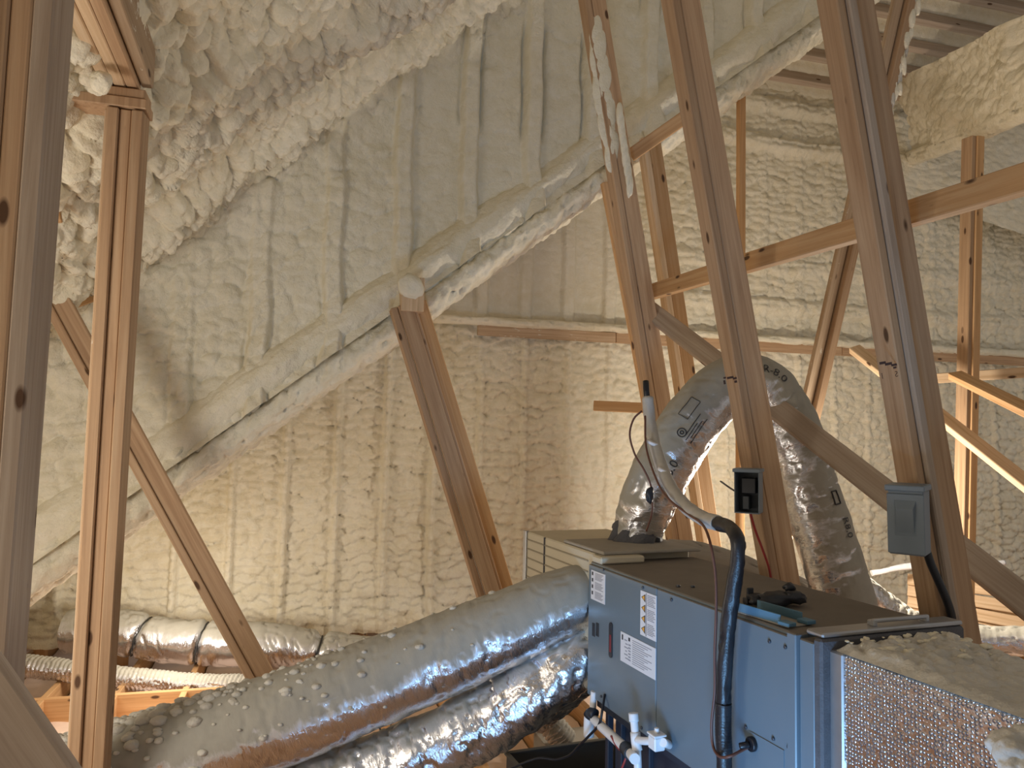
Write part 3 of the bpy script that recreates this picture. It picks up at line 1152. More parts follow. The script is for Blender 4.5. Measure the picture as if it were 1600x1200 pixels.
bmesh.ops.translate(bm, verts=[v for v in r['geom'] if isinstance(v, bmesh.types.BMVert)], vec=(0.006, 0, 0))
bmesh.ops.recalc_face_normals(bm, faces=bm.faces)
me = bpy.data.meshes.new('hatch')
bm.to_mesh(me)
bm.free()
link('corner_hatch', me, 'cabinet_paint', ah, UM)
bx('corner_flange', -0.012, 0.03, -0.022, 0.012, UZ0, UZ1 + 0.004, 'cabinet_paint', ah, UM, 0.003)


def screw(px, py, off=0.004):
    a_, z_ = face_pt(px, py, off)
    cylinder('screw', uf(a_, -off + 0.001, z_), uf(a_, -off - 0.005, z_), 0.0055, 'screw_steel', ah, 8)


for p in ((943, 890), (1005, 918), (1050, 937), (1203, 1002), (1228, 1011), (1166, 1136), (1209, 1154), (1233, 1167), (1003, 1137), (940, 1088)):
    screw(*p)
# black cut-outs and oval window
for px in (928, 934):
    a_, z_ = face_pt(px, 984, 0.004)
    bx('knockout', -0.0075, 0.0, a_ - 0.011, a_ + 0.011, z_ - 0.026, z_ + 0.026, 'black_plastic', ah, UM, 0.002)
a_, z_ = face_pt(955, 1000, 0.004)
bm = bmesh.new()
hh, ww = 0.066, 0.013
ov = [(ww * math.cos(t), (hh - ww) * (1 if math.sin(t) > 0 else -1) + ww * math.sin(t)) for t in np.linspace(0.01, 2 * math.pi + 0.01, 28, endpoint=False)]
fc = bm.faces.new([bm.verts.new((-0.008, a_ + p[0], z_ + p[1])) for p in ov])
r = bmesh.ops.extrude_face_region(bm, geom=[fc])
bmesh.ops.translate(bm, verts=[v for v in r['geom'] if isinstance(v, bmesh.types.BMVert)], vec=(0.008, 0, 0))
bmesh.ops.recalc_face_normals(bm, faces=bm.faces)
me = bpy.data.meshes.new('slot')
bm.to_mesh(me)
bm.free()
slot = link('slot_window', me, 'black_plastic', ah, UM)
bx('red_insert', -0.0092, -0.006, a_ - 0.006, a_ + 0.006, z_ - 0.045, z_ + 0.02, 'slot_red', slot, UM, 0.001)


def label_plate(corners, lines, name='label', tri=0):
    """white sticker on the cabinet front; corners = top-left and bottom-right pixels; lines = (u0,u1,v,h,mat)"""
    a0, z0 = face_pt(*corners[0], 0.005)
    a1, z1 = face_pt(*corners[1], 0.005)
    w, h = a0 - a1, z0 - z1
    lb = bx(name, -0.0056, -0.003, a1, a0, z1, z0, 'label_white', ah, UM, 0)

    def q(u0, u1, v0, v1, mat, parent=lb, nm='print'):
        return bx(nm, -0.0061, -0.0054, a0 - u1 * w, a0 - u0 * w, z0 - v1 * h, z0 - v0 * h, mat, parent, UM, 0)
    for (u0, u1, v0, v1, m) in lines:
        q(u0, u1, v0, v1, m)
    for k in range(tri):
        v0, v1 = 0.05 + k * 0.235, 0.05 + k * 0.235 + 0.19
        bm = bmesh.new()
        for s, x, m in ((1.0, -0.0062, 0), (0.62, -0.0066, 1)):
            cu, cv = 0.20, (v0 + v1) / 2
            P_ = [(cu - 0.13 * s, cv), (cu + 0.13 * s, cv - 0.095 * s), (cu + 0.13 * s, cv + 0.095 * s)]
            f = bm.faces.new([bm.verts.new((x, a0 - p[0] * w, z0 - p[1] * h)) for p in P_])
            f.material_index = m
        me = bpy.data.meshes.new('tri')
        me.materials.append(MATS['ink_black'])
        me.materials.append(MATS['warning_orange'])
        bm.to_mesh(me)
        bm.free()
        link('warning_triangle', me, None, lb, UM)
    return lb


rows = []
for blk in range(3):
    for k in range(6):
        v = 0.06 + blk * 0.315 + k * 0.042
        rows.append((0.30, 0.88 - 0.07 * ((k * 7 + blk) % 3), v, v + 0.022, 'ink_grey'))
label_plate(((924, 890), (945, 945)), rows + [(0.06, 0.16, 0.05 + 0.22 * k, 0.17 + 0.22 * k, 'ink_black') for k in range(4)])
rows2 = [(0.37, 0.395, 0.02, 0.98, 'ink_black')]
for blk in range(3):
    for k in range(7):
        v = 0.05 + blk * 0.32 + k * 0.037
        rows2.append((0.45, 0.95 - 0.06 * ((k * 5 + blk) % 3), v, v + 0.018, 'ink_grey'))
label_plate(((1001, 922), (1025, 1003)), rows2, tri=4)
rows3 = [(0.04, 0.08, 0.08, 0.26, 'ink_black'), (0.24, 0.29, 0.08, 0.2, 'ink_black')]
for k in range(12):
    rows3.append((0.36, 0.90 - 0.1 * (k % 3), 0.10 + k * 0.07, 0.125 + k * 0.07, 'ink_grey'))
for k in range(6):
    rows3.append((0.12 + 0.03 * (k % 2), 0.20 + 0.02 * (k % 3), 0.20 + k * 0.12, 0.24 + k * 0.12, 'ink_grey'))
    rows3.append((0.24, 0.31, 0.30 + k * 0.1, 0.35 + k * 0.1, 'ink_grey'))
label_plate(((970, 986), (1024, 1063)), rows3)
for (aa, bb) in ((0.62, 0.055), (0.60, 0.10)):
    cylinder('screw', uf(aa, bb, UZ1 - 0.001), uf(aa, bb, UZ1 + 0.008), 0.007, 'screw_steel', ah, 10)

# black support below the cabinet and drain pan
sd_ = empty('cabinet_stand', uf(0.5, 0.25, 0.0), 'black stand with upright ribs under the air handler', 'stand')
bx('stand_box', 0.05, 0.46, 0.10, 1.04, 0.02, UZ0 - 0.004, 'stand_black', sd_, UM)
for k in range(5):
    y = 0.16 + 0.2 * k
    bx('rib', 0.032, 0.052, y, y + 0.022, 0.03, UZ0 - 0.01, 'stand_black', sd_, UM)
bx('rail', 0.02, 0.06, 0.06, 1.14, UZ0 - 0.035, UZ0 - 0.004, 'stand_black', sd_, UM)
bx('post', 0.03, 0.055, 1.06, 1.085, 0.02, UZ0 - 0.036, 'stand_black', sd_, UM)
pn = empty('drain_pan', uf(0.9, -0.1, 0.0), 'dark grey metal drain pan on the joists under the cabinet', 'pan')
x0, x1, y0, y1 = -0.13, 0.6, -0.1, 1.74
bx('pan_bottom', x0, x1, y0, y1, 0.002, 0.014, 'pan_dark', pn, UM)
for c_ in ((x0, x0 + 0.006, y0, y1), (x1 - 0.006, x1, y0, y1), (x0, x1, y0, y0 + 0.006), (x0, x1, y1 - 0.006, y1)):
    bx('pan_side', *c_, 0.014, 0.19, 'pan_dark', pn, UM, 0.001)
bx('pan_rim', x0 - 0.012, x0 + 0.012, y0, y1, 0.185, 0.195, 'pan_dark', pn, UM, 0.002)
bx('pan_rim', x0, x1, y1 - 0.012, y1 + 0.012, 0.185, 0.195, 'pan_dark', pn, UM, 0.002)
bd = bx('platform_board', -0.62, -0.15, 1.2, 1.75, 0.003, 0.03, 'wood_grey', None, UM)
meta(bd, 'brown board lying on the joists left of the drain pan', 'board')

# supply plenum of duct board at the far end, taped box with a lid
sp = empty('supply_plenum', uf(UL + 0.3, 0.25, UZ0), 'tan ribbed duct-board plenum at the far end of the air handler', 'plenum')
bx('plenum_box', 0.02, UW - 0.02, UL + 0.002, UL + 0.75, UZ0, UZ1 + 0.03, 'ductboard_tan', sp, UM, 0.006)
for k in range(11):
    z = UZ0 + 0.07 + k * 0.045
    bx('rib', 0.016, 0.022, UL + 0.05, UL + 0.74, z, z + 0.006, 'ductboard_line', sp, UM, 0)
bx('corner_strip', 0.010, 0.03, UL + 0.72, UL + 0.755, UZ0, UZ1 + 0.034, 'galvanised', sp, UM, 0.002)
bx('seam_strip', 0.014, 0.022, UL + 0.50, UL + 0.507, UZ0, UZ1 + 0.03, 'mastic_grey', sp, UM, 0)
bx('lid', 0.03, UW, UL - 0.06, UL + 0.32, UZ1 + 0.031, UZ1 + 0.045, 'dust_grey', sp, UM, 0.004)
bx('lid_flap', 0.0, 0.2, UL - 0.10, UL - 0.02, UZ1 + 0.002, UZ1 + 0.03, 'ductboard_tan', sp, UM, 0.006)

# return plenum wrapped in bubble foil on the near end
rp = empty('return_plenum', uf(-0.6, 0.25, UZ0), 'return plenum wrapped in bubble foil, lower right corner, foam scraps on top', 'plenum')
RZ = 1.13
bx('plenum_box', 0.035, 0.40, -1.9, -0.075, 0.40, RZ, 'bubble_foil', rp, UM, 0.006)
bx('foil_tape', 0.028, 0.09, -0.14, -0.06, 0.40, RZ + 0.002, 'galvanised', rp, UM, 0.004)
bx('collar', 0.0, 0.49, -0.075, -0.0225, 0.42, UZ1 - 0.006, 'cabinet_paint', rp, UM, 0.003)
bx('mastic_band', 0.0, 0.50, -0.10, -0.070, 0.42, UZ1 + 0.008, 'mastic_grey', rp, UM, 0.006)
bx('top_rail', 0.01, 0.50, -0.095, -0.035, UZ1 + 0.009, UZ1 + 0.022, 'galvanised', rp, UM, 0.004)
bx('filter_handle', 0.20, 0.40, -0.075, -0.062, UZ1 + 0.030, UZ1 + 0.040, 'galvanised', rp, UM, 0.003)
bx('filter_handle', 0.20, 0.215, -0.075, -0.05, UZ1 + 0.020, UZ1 + 0.036, 'galvanised', rp, UM, 0.003)
bx('filter_handle', 0.385, 0.40, -0.075, -0.05, UZ1 + 0.020, UZ1 + 0.036, 'galvanised', rp, UM, 0.003)


def f_top(u, v, P):
    q = (P - UO)
    al = q @ UA
    m = np.clip((al + 0.62) / 0.4, 0, 1)
    ac = q @ UB
    ed = np.clip(np.minimum(np.minimum(ac - 0.036, 0.404 - ac), -0.105 - al) / 0.03, 0, 1)
    return 0.0015 + ed * (0.004 + 0.034 * m * np.clip(popcorn(u, v, 0.038, 0.030, 90, 0) - 0.25, 0, 1) + 0.02 * m * np.clip(fbm(u * 9, v * 9, 91, 4) + 0.2, 0, 1))


dustc = foam('foam_dust_cover', uf(-1.9, 0.036, RZ), uf(-0.105, 0.036, RZ), uf(-1.9, 0.404, RZ), uf(-0.105, 0.404, RZ), 0.007, f_top, 'foam_dusty', rp, flip=True)
rng = random.Random(4)
for k in range(60):
    al, ac = -0.115 - abs(rng.gauss(0, 0.11)), 0.05 + rng.random() * 0.34
    blob('foam_scrap', uf(al, ac, RZ + 0.026), 0.003 + 0.011 * rng.random() ** 2.2, 'foam_pale', rp, 60 + k, (0.8 + rng.random(), 0.7 + 0.6 * rng.random(), 0.6), 0.8, 2)
# foam scraps and wrap in the very corner
cs = blob('foam_mound', PZ(1612, 1180, 1.135), 0.05, 'foam_dusty', None, 5, (1.3, 1, 0.9), 0.6, 5)
meta(cs, 'grey lump of scrap foam at the lower right corner on the foil plenum', 'foam lump')

# things lying on the cabinet top ------------------------------------------------
def top_pt(px, py, z=UZ1):
    return PZ(px, py, z)


tr = empty('blue_bracket', top_pt(1200, 965), 'light blue folded plastic channel on the cabinet top', 'bracket')
p0, p1 = top_pt(1150, 957), top_pt(1232, 982)
ax_ = nrm(p1 - p0)
ac_ = np.cross([0, 0, 1], ax_)
if ac_[0] < 0:
    ac_ = -ac_
L_ = np.linalg.norm(p1 - p0)
MB = frame(p0, ac_, ax_, (0, 0, 1)) if np.dot(np.cross(ac_, ax_), [0, 0, 1]) > 0 else frame(p0, -ac_, ax_, (0, 0, 1))
sg = 1 if np.dot(np.cross(ac_, ax_), [0, 0, 1]) > 0 else -1


def bb(name, x0, x1, *r):
    return bx(name, min(sg * x0, sg * x1), max(sg * x0, sg * x1), *r)


bb('channel_base', 0.0, 0.085, 0, L_, 0.001, 0.005, 'dust_grey', tr, MB, 0.001)
for xx in (0.0, 0.082):
    bb('channel_side', xx, xx + 0.004, 0, L_ - 0.03, 0.005, 0.030, 'tray_blue', tr, MB, 0.001)
    bb('channel_end', xx - 0.01 if xx == 0 else xx - 0.02, xx + 0.02 if xx == 0 else xx + 0.012, L_ - 0.03, L_ + 0.01, 0.005, 0.016, 'tray_blue', tr, MB, 0.002)
bg_ = empty('black_bundle', top_pt(1215, 945), 'crumpled black plastic bundle beside the blue channel', 'plastic')
c0 = top_pt(1218, 948)
for k, (dx, dy, dz, r, sq) in enumerate(((0, 0, .022, .045, (1.5, .8, .45)), (-.05, .03, .018, .03, (1.4, .9, .5)), (.05, -.005, .03, .035, (1.2, .9, .6)), (.055, .03, .05, .016, (1.2, .8, .9)))):
    blob('fold', c0 + np.array([dx, dy, dz]), r, 'black_plastic', bg_, 80 + k, sq, 0.5, 3)
cb = empty('black_clip', top_pt(1175, 940), 'small upright black clip at the end of the blue channel', 'clip')
c1 = top_pt(1172, 944)
bx('clip_body', c1[0] - 0.02, c1[0] + 0.03, c1[1] - 0.012, c1[1] + 0.012, UZ1 + 0.001, UZ1 + 0.02, 'black_plastic', cb)
bx('clip_tab', c1[0] - 0.012, c1[0] + 0.012, c1[1] - 0.004, c1[1] + 0.004, UZ1 + 0.02, UZ1 + 0.05, 'black_plastic', cb)

# ================================================================== DUCTS
def duct(name, label, pts, rad, mat='foil_dusty', **kw):
    e = empty(name, pts[len(pts) // 2], label, 'duct')
    kw.setdefault('nth', 72)
    kw.setdefault('step', 0.01)
    tb = Tube(pts, rad, **kw)
    link('jacket', tb.mesh(), mat, e)
    return e, tb


# looping duct: up from the supply plenum, over and down behind the cabinet
lp = [PD(990, 862, 3.46), PD(1000, 822, 3.44), PD(1030, 742, 3.42), PD(1078, 664, 3.45), PD(1126, 610, 3.5), PD(1172, 597, 3.56), PD(1212, 625, 3.55),
      PD(1243, 690, 3.5), PD(1270, 780, 3.45), PD(1298, 870, 3.4), PD(1325, 965, 3.35), PD(1340, 1060, 3.35)]
loop, ltb = duct('looping_duct', 'tall silver flex duct looping up from the plenum and down behind the cabinet', lp,
                 [0.10, 0.128, 0.132, 0.132, 0.132, 0.132, 0.13, 0.128, 0.13, 0.132, 0.132, 0.132], 'foil_loop', crinkle=0.006, freq=26, seed=3)
tube('collar', [PD(985, 874, 3.46), PD(987, 860, 3.45), PD(992, 843, 3.44), PD(999, 825, 3.44)], [0.165, 0.135, 0.128, 0.112], 'mastic_grey', loop, nth=56, crinkle=0.03, freq=16, seed=8)


def find_s(tb, px, py):
    """arc position and angle of the jacket spot that shows at a pixel"""
    v = tb.P.reshape(-1, 3) - CAM
    z = v @ f0
    X = 800 + FPX * (v @ rV) / z
    Y = 600 - FPX * (v @ uV) / z
    d = (X - px) ** 2 + (Y - py) ** 2
    ok = d < 36
    if not ok.any():
        ok = d <= d.min() + 1
    i = np.where(ok)[0][np.argmin(z[ok])]
    return tb.s[i // tb.nth], (i % tb.nth) * 2 * np.pi / tb.nth


def duct_print(tb, parent, body, px, py, size, along=True, flip=1):
    s, th = find_s(tb, px, py)
    return wrap_text(tb, body, s, th, size, parent, flip, along)


duct_print(ltb, loop, 'R-8.0', 1197, 577, 0.055)
duct_print(ltb, loop, '8.0', 1050, 748, 0.055)
duct_print(ltb, loop, 'R8.0', 1318, 805, 0.05)


def wrap_outline(tb, pts, s0, th0, parent, w=0.0025):
    """thin printed outline on the jacket; pts in metres (along, around)"""
    r0 = float(np.mean(tb.R))
    c = [tb.at(s0 + p[0], (th0 - p[1] / r0) % (2 * np.pi), 0.003) for p in pts]
    o_, _ = tube('print', c, w, 'ink_black', parent, step=0.01, nth=5, caps=False)
    return o_


def circ(r, n=20):
    return [(r * math.cos(t), r * math.sin(t)) for t in np.linspace(0, 2 * math.pi, n)]


def rect(w, h, m=5):
    c = [(0, 0), (w, 0), (w, h), (0, h), (0, 0)]
    return [(a[0] + (b[0] - a[0]) * k / m, a[1] + (b[1] - a[1]) * k / m) for a, b in zip(c[:-1], c[1:]) for k in range(m)] + [c[0]]


s_, t_ = find_s(ltb, 1063, 676)
wrap_outline(ltb, circ(0.018), s_, t_, loop, 0.0022)
wrap_outline(ltb, circ(0.007, 10), s_, t_, loop, 0.0022)
s_, t_ = find_s(ltb, 1072, 652)
wrap_outline(ltb, rect(0.09, 0.045), s_, t_, loop, 0.0014)
for k in range(4):
    s_, t_ = find_s(ltb, 1088, 668)
    wrap_outline(ltb, [(-0.06 + 0.02 * (k % 2), 0.012 * k - 0.01), (0.02, 0.012 * k - 0.01), (0.07 - 0.02 * (k % 3), 0.012 * k - 0.01)], s_, t_, loop, 0.0018)
s_, t_ = find_s(ltb, 1302, 765)
wrap_outline(ltb, rect(0.06, 0.03), s_, t_, loop, 0.003)

# big supply duct running to the lower left and its smaller twin below
big, btb = duct('supply_duct', 'thick dusty silver flex duct sweeping from the cabinet to the lower left', 
                [PD(950, 925, 3.36), PD(905, 934, 3.22), PD(860, 950, 3.18), PD(800, 978, 3.15), PD(700, 1020, 3.12), PD(600, 1060, 3.08), PD(470, 1112, 3.0), PD(330, 1160, 2.94), PD(190, 1205, 2.88), PD(40, 1250, 2.85)],
                [0.125, 0.14, 0.155, 0.165, 0.172, 0.177, 0.18, 0.183, 0.185, 0.187], crinkle=0.005, freq=26, seed=5, nth=96, cinch=((0.09, 0.03, 0.02),))
rng = random.Random(11)
bl = bmesh.new()
for k in range(420):
    s = btb.L * (1 - abs(rng.gauss(0, 0.27)))
    if not 0.3 < s < btb.L - 0.02:
        continue
    th = rng.gauss(0.0, 0.75) % (2 * math.pi)
    p = btb.at(s, th)
    nr = nrm(p - btb.C[int(np.searchsorted(btb.s, s).clip(0, len(btb.C) - 1))])
    r = 0.006 + 0.011 * rng.random() ** 2
    if s > btb.L - 0.75:
        r *= 1.5
    q = bmesh.ops.create_icosphere(bl, subdivisions=2, radius=1)
    for v in q['verts']:
        v.co = Vector((v.co.x * r * (1 + 0.5 * rng.random()), v.co.y * r, v.co.z * r * 0.8)) + Vector([float(x) for x in p])
for f in bl.faces:
    f.smooth = True
me = bpy.data.meshes.new('splatter')
bl.to_mesh(me)
bl.free()
meta(link('foam_splatter', me, 'foam_dusty', big), 'grey foam drips stuck on the duct jacket', kind='stuff')

tw, ttb = duct('supply_duct', 'narrower shiny flex duct lying below the thick dusty duct',
               [PD(955, 1010, 3.36), PD(905, 1022, 3.2), PD(850, 1068, 3.15), PD(765, 1122, 3.15), PD(660, 1172, 3.12), PD(540, 1215, 3.08), PD(400, 1262, 3.0)],
               [0.12, 0.13, 0.135, 0.137, 0.137, 0.137, 0.137], 'foil_bright', crinkle=0.012, freq=24, seed=15, nth=80)
t3, _ = duct('supply_duct', 'short wrinkled silver duct tucked between cabinet and lower twin duct',
             [PD(955, 1045, 3.4), PD(915, 1045, 3.35), PD(878, 1075, 3.45), PD(838, 1112, 3.7)], [0.10, 0.10, 0.10, 0.095], 'foil_bright', crinkle=0.012, freq=30, seed=25)
fx, _ = duct('branch_duct', 'small ribbed grey flex duct dropping to a register box between joists',
             [PD(826, 1098, 4.1), PD(846, 1115, 4.05), PD(866, 1138, 4.0), PD(884, 1160, 4.0)], 0.072, 'foil_dusty', crinkle=0.003, seed=33, ring=0.010, ringlen=0.02, step=0.004)
g0 = PZ(895, 1172, -0.02)
gb = bx('register_box', g0[0] - 0.16, g0[0] + 0.16, g0[1] - 0.16, g0[1] + 0.2, -0.2, 0.02, 'dust_grey', None)
meta(gb, 'flat dusty register box between the joists under the branch duct', 'box')

# far ducts along the back wall
b1, b1t = duct('far_duct', 'fat strapped silver duct lying along the foot of the back wall',
               [PD(110, 985, 5.3), PD(190, 988, 5.3), PD(260, 1000, 5.32), PD(340, 1006, 5.35), PD(420, 1008, 5.4), PD(490, 1016, 5.45), PD(560, 1018, 5.5), PD(660, 1010, 5.5)],
               [0.15, 0.155, 0.155, 0.155, 0.155, 0.14, 0.10, 0.10], 'foil_far', crinkle=0.010, freq=16, seed=41, cinch=((0.50, 0.02, 0.03), (0.92, 0.02, 0.03), (1.72, 0.03, 0.04)))
for s in (0.50, 0.92, 1.72):
    i = int(np.searchsorted(b1t.s, s))
    tube('strap', [b1t.at(s + 0.02 * math.cos(t), t % (2 * math.pi), 0.001) for t in np.linspace(0, 6.2, 24)], 0.005, 'strap_black', b1, nth=6, step=0.02)
b2, _ = duct('far_duct', 'thin ribbed silver duct resting on the cross beam in front of the fat duct',
             [PD(-60, 1035, 4.95), PD(40, 1040, 4.95), PD(130, 1052, 4.95), PD(220, 1062, 4.95), (PD(320, 1070, 4.95)), PD(440, 1070, 4.95)], 0.072, 'foil_far',
             crinkle=0.005, freq=30, seed=44, ring=0.007, ringlen=0.028, step=0.006)
b3, _ = duct('far_duct', 'silver duct curving on the floor behind the right-hand strut',
             [PD(1340, 915, 4.6), PD(1385, 950, 4.6), PD(1440, 985, 4.5), PD(1530, 1000, 4.4), PD(1650, 1002, 4.2)], 0.085, 'foil_far', crinkle=0.010, freq=24, seed=46)
b4, _ = duct('branch_duct', 'dusty grey bundle of flex duct lying behind the cabinet top',
             [PD(1045, 868, 3.75), PD(1090, 872, 3.7), PD(1150, 890, 3.65), PD(1215, 915, 3.6), PD(1290, 950, 3.55)], 0.075, 'dust_grey', crinkle=0.014, freq=7, seed=48)

# sheathing and drywall offcuts on the floor at far right
pz = PZ(1425, 900, 0.0)
sh = empty('sheathing_panel', (5.0, 5.6, 0.0), 'bare orange board sheathing at the foot of the back wall on the right', 'sheathing')
for k in range(4):
    p0, p1 = PD(1418, 905 + k * 17, 5.8), PD(1680, 938 + k * 26, 5.2)
    board('plank', p0, p1, 0.085, 0.02, (-0.2, -1, 0.2), 'wood_light', sh)
pd_ = board('drywall_strip', PD(1395, 962, 5.3), PD(1680, 1022, 4.6), 0.17, 0.013, (-0.1, -0.75, 0.65), 'drywall_white',
            label='white drywall strip lying below the orange sheathing at right', cat='drywall')
fp = empty('white_pipe', PD(1400, 885, 5.6), 'white foam-coated pipe along the foot of the back wall at right', 'pipe')
tube('pipe', [PD(1362, 896, 5.6), PD(1400, 888, 5.6), PD(1432, 884, 5.6)], 0.022, 'pvc_white', fp, nth=12, crinkle=0.008, freq=12)
tube('riser', [PD(1432, 880, 5.6), PD(1433, 900, 5.6), PD(1433, 918, 5.6)], 0.014, 'pvc_white', fp, nth=10)
pf2, _ = tube('white_pipe', [PD(1520, 882, 5.3), PD(1545, 881, 5.3), PD(1570, 879, 5.3)], 0.018, 'pvc_white', nth=12)
meta(pf2, 'short white pipe stub showing above the long brace at right', 'pipe')

# ================================================================== REFRIGERANT LINE, WIRES, BOXES
def ffx(px, py, off):
    return PP(px, py, UO - UB * off, UB)


rl = empty('refrigerant_line', ffx(1130, 1190, 0.075), 'insulated refrigerant line, dusty grey above and black in front of the cabinet', 'pipe')
up_ = [PD(1012, 622, 3.2), PD(1016, 660, 3.15), PD(1026, 705, 3.02), PD(1043, 752, 2.85), PD(1068, 788, 2.62), PD(1098, 810, 2.42), PD(1122, 818, 2.3)]
tube('upper_insulation', up_, 0.0245, 'pipe_grey', rl, nth=20, crinkle=0.002, freq=20)
lo_ = [PD(1122, 818, 2.3), PD(1140, 824, 2.22), ffx(1152, 842, 0.06), ffx(1153, 872, 0.06), ffx(1147, 915, 0.06), ffx(1140, 960, 0.06), ffx(1135, 1010, 0.06), ffx(1131, 1080, 0.06), ffx(1130, 1140, 0.06), ffx(1133, 1230, 0.06)]
tube('lower_insulation', lo_, 0.0215, 'black_rubber', rl, nth=20, crinkle=0.003, freq=30, seed=6)
tube('tape_wrap', [ffx(1130.5, 1098, 0.06), ffx(1130, 1140, 0.06), ffx(1132, 1178, 0.06)], 0.0232, 'black_rubber', rl, nth=20, ring=0.001, ringlen=0.008, step=0.003)
tube('copper_stub', [PD(1012, 630, 3.2), PD(1010, 612, 3.2), PD(1009, 596, 3.22)], 0.013, 'black_rubber', rl, nth=12)
for p in (PD(1019, 692, 3.04), PD(1037, 735, 2.9)):
    cylinder('cable_tie', p + np.array([0, 0, -0.006]), p + np.array([0.003, -0.004, 0.006]), 0.0265, 'label_white', rl, 20)
w1, _ = tube('control_wire', [PD(1003, 642, 3.18), PD(990, 655, 3.18), PD(984, 680, 3.17), PD(992, 710, 3.15), PD(1004, 730, 3.12), PD(1014, 750, 3.1), PD(1019, 770, 3.1), PD(1019, 800, 3.1), PD(1010, 830, 3.12)],
             0.0042, 'wire_brown', nth=8)
meta(w1, 'thin dark wire bowing out left of the upper refrigerant line', 'wire')
w2, _ = tube('control_wire', [PD(1008, 650, 3.1), PD(1010, 700, 3.0), PD(1026, 750, 2.84), PD(1045, 780, 2.66), PD(1075, 803, 2.5), PD(1098, 820, 2.32), ffx(1110, 850, 0.07), ffx(1118, 900, 0.07), ffx(1119, 960, 0.07),
                              ffx(1117, 1020, 0.07), ffx(1117, 1080, 0.07), ffx(1112, 1130, 0.07), ffx(1114, 1165, 0.07), ffx(1124, 1182, 0.088), ffx(1140, 1182, 0.088), ffx(1160, 1172, 0.04), ffx(1177, 1163, 0.002)],
             0.0042, 'wire_brown', nth=8)
meta(w2, 'reddish-brown cable following the black pipe and plugging into the cabinet', 'wire')
g_, gz = face_pt(1178, 1162, 0.004)
gm = empty('grommet', uf(g_, -0.004, gz), 'round black grommet on the cabinet corner hatch', 'grommet')
cylinder('disc', uf(g_, -0.006, gz), uf(g_, -0.02, gz), 0.020, 'black_rubber', gm)
cylinder('stem', uf(g_, -0.02, gz), uf(g_ + 0.01, -0.045, gz - 0.006), 0.009, 'black_rubber', gm)
clipc = PD(1016, 772, 3.08)
cl = blob('wire_bracket', clipc, 0.022, 'black_plastic', None, 9, (0.8, 0.5, 1.6), 0.5)
meta(cl, 'black wire bracket on the lower part of the looping duct', 'bracket')

# closed disconnect box on the right strut ------------------------------------------
def jbox(e, c, w, h, d, sx, ax, nn, open_=False):
    M = frame(c, -np.array(sx), nn, ax)          # y towards the room, z up the strut
    if not open_:
        bx('body', -w / 2, w / 2, 0, d, -h / 2, h / 2 - 0.012, 'box_grey', e, M, 0.003)
        bx('cover', -w / 2 - 0.002, w / 2 + 0.002, d, d + 0.006, -h / 2 + 0.004, h / 2 - 0.022, 'box_grey', e, M, 0.002)
        bx('hood', -w / 2 - 0.006, w / 2 + 0.006, -0.002, d + 0.014, h / 2 - 0.014, h / 2 + 0.004, 'box_grey', e, M, 0.003)
        # raised wedge of the cover
        bm = bmesh.new()
        z0, z1, xx = -h * 0.22, h * 0.30, w * 0.30
        vs = [bm.verts.new(v) for v in ((-xx, d + 0.006, z0), (xx, d + 0.006, z0), (xx, d + 0.006, z1), (-xx, d + 0.006, z1),
                                        (-xx * .8, d + 0.007, z0 + .01), (xx * .8, d + 0.007, z0 + .01), (xx * .8, d + 0.020, z1 - .025), (-xx * .8, d + 0.020, z1 - .025))]
        for f in ((4, 5, 6, 7), (0, 1, 5, 4), (1, 2, 6, 5), (2, 3, 7, 6), (3, 0, 4, 7)):
            bm.faces.new([vs[i] for i in f])
        bmesh.ops.recalc_face_normals(bm, faces=bm.faces)
        me = bpy.data.meshes.new('wedge')
        bm.to_mesh(me)
        bm.free()
        link('cover_bulge', me, 'box_grey', e, M)
    else:
        bx('back', -w / 2, w / 2, 0, 0.004, -h / 2, h / 2, 'box_inside', e, M, 0.001)
        for q in ((-w / 2, -w / 2 + 0.004, 0, d, -h / 2, h / 2), (w / 2 - 0.004, w / 2, 0, d, -h / 2, h / 2), (-w / 2, w / 2, 0, d, -h / 2, -h / 2 + 0.004)):
            bx('side', *q, 'box_grey', e, M, 0.001)
        bx('hood', -w / 2 - 0.006, w / 2 + 0.004, 0, d + 0.012, h / 2 - 0.006, h / 2 + 0.008, 'box_grey', e, M, 0.002)
        bx('breaker', -w * 0.3, w * 0.28, 0.004, d * 0.6, -h * 0.05, h * 0.32, 'black_plastic', e, M, 0.003)
        bx('pull_out', -w * 0.05, w * 0.22, 0.004, d * 0.7, -h * 0.42, -h * 0.1, 'box_inside', e, M, 0.003)
    return M


sx_, ax_b = nrm([0.57, -0.82, 0]), nrm([-0.02, -0.05, 1])
nn_ = nrm(np.cross(sx_, ax_b))
c8 = PD(1415, 814, 2.26) - nn_ * 0.085
db = empty('disconnect_box', c8, 'closed grey-blue metal disconnect box with bulged cover on the right strut', 'electrical box')
jbox(db, c8, 0.098, 0.205, 0.080, sx_, np.cross(nn_, sx_), nn_)
sx_ = nrm([0.72, -0.69, 0])
nn_ = nrm(np.cross(sx_, nrm([-0.04, 0, 1])))
c7 = PD(1167, 769, 2.93) - nn_ * 0.07
db2 = empty('disconnect_box', c7, 'open dark disconnect box with missing cover on the strut behind the cabinet', 'electrical box')
jbox(db2, c7, 0.095, 0.165, 0.075, sx_, np.cross(nn_, sx_), nn_, True)
cbk, _ = tube('power_cable', [PD(1447, 858, 2.33), PD(1454, 880, 2.33), PD(1465, 905, 2.33), PD(1480, 940, 2.33), PD(1488, 970, 2.34), PD(1490, 1015, 2.35), PD(1490, 1060, 2.36)], 0.0125, 'black_rubber', nth=14)
meta(cbk, 'thick black cable dropping from the closed disconnect box down the strut', 'cable')
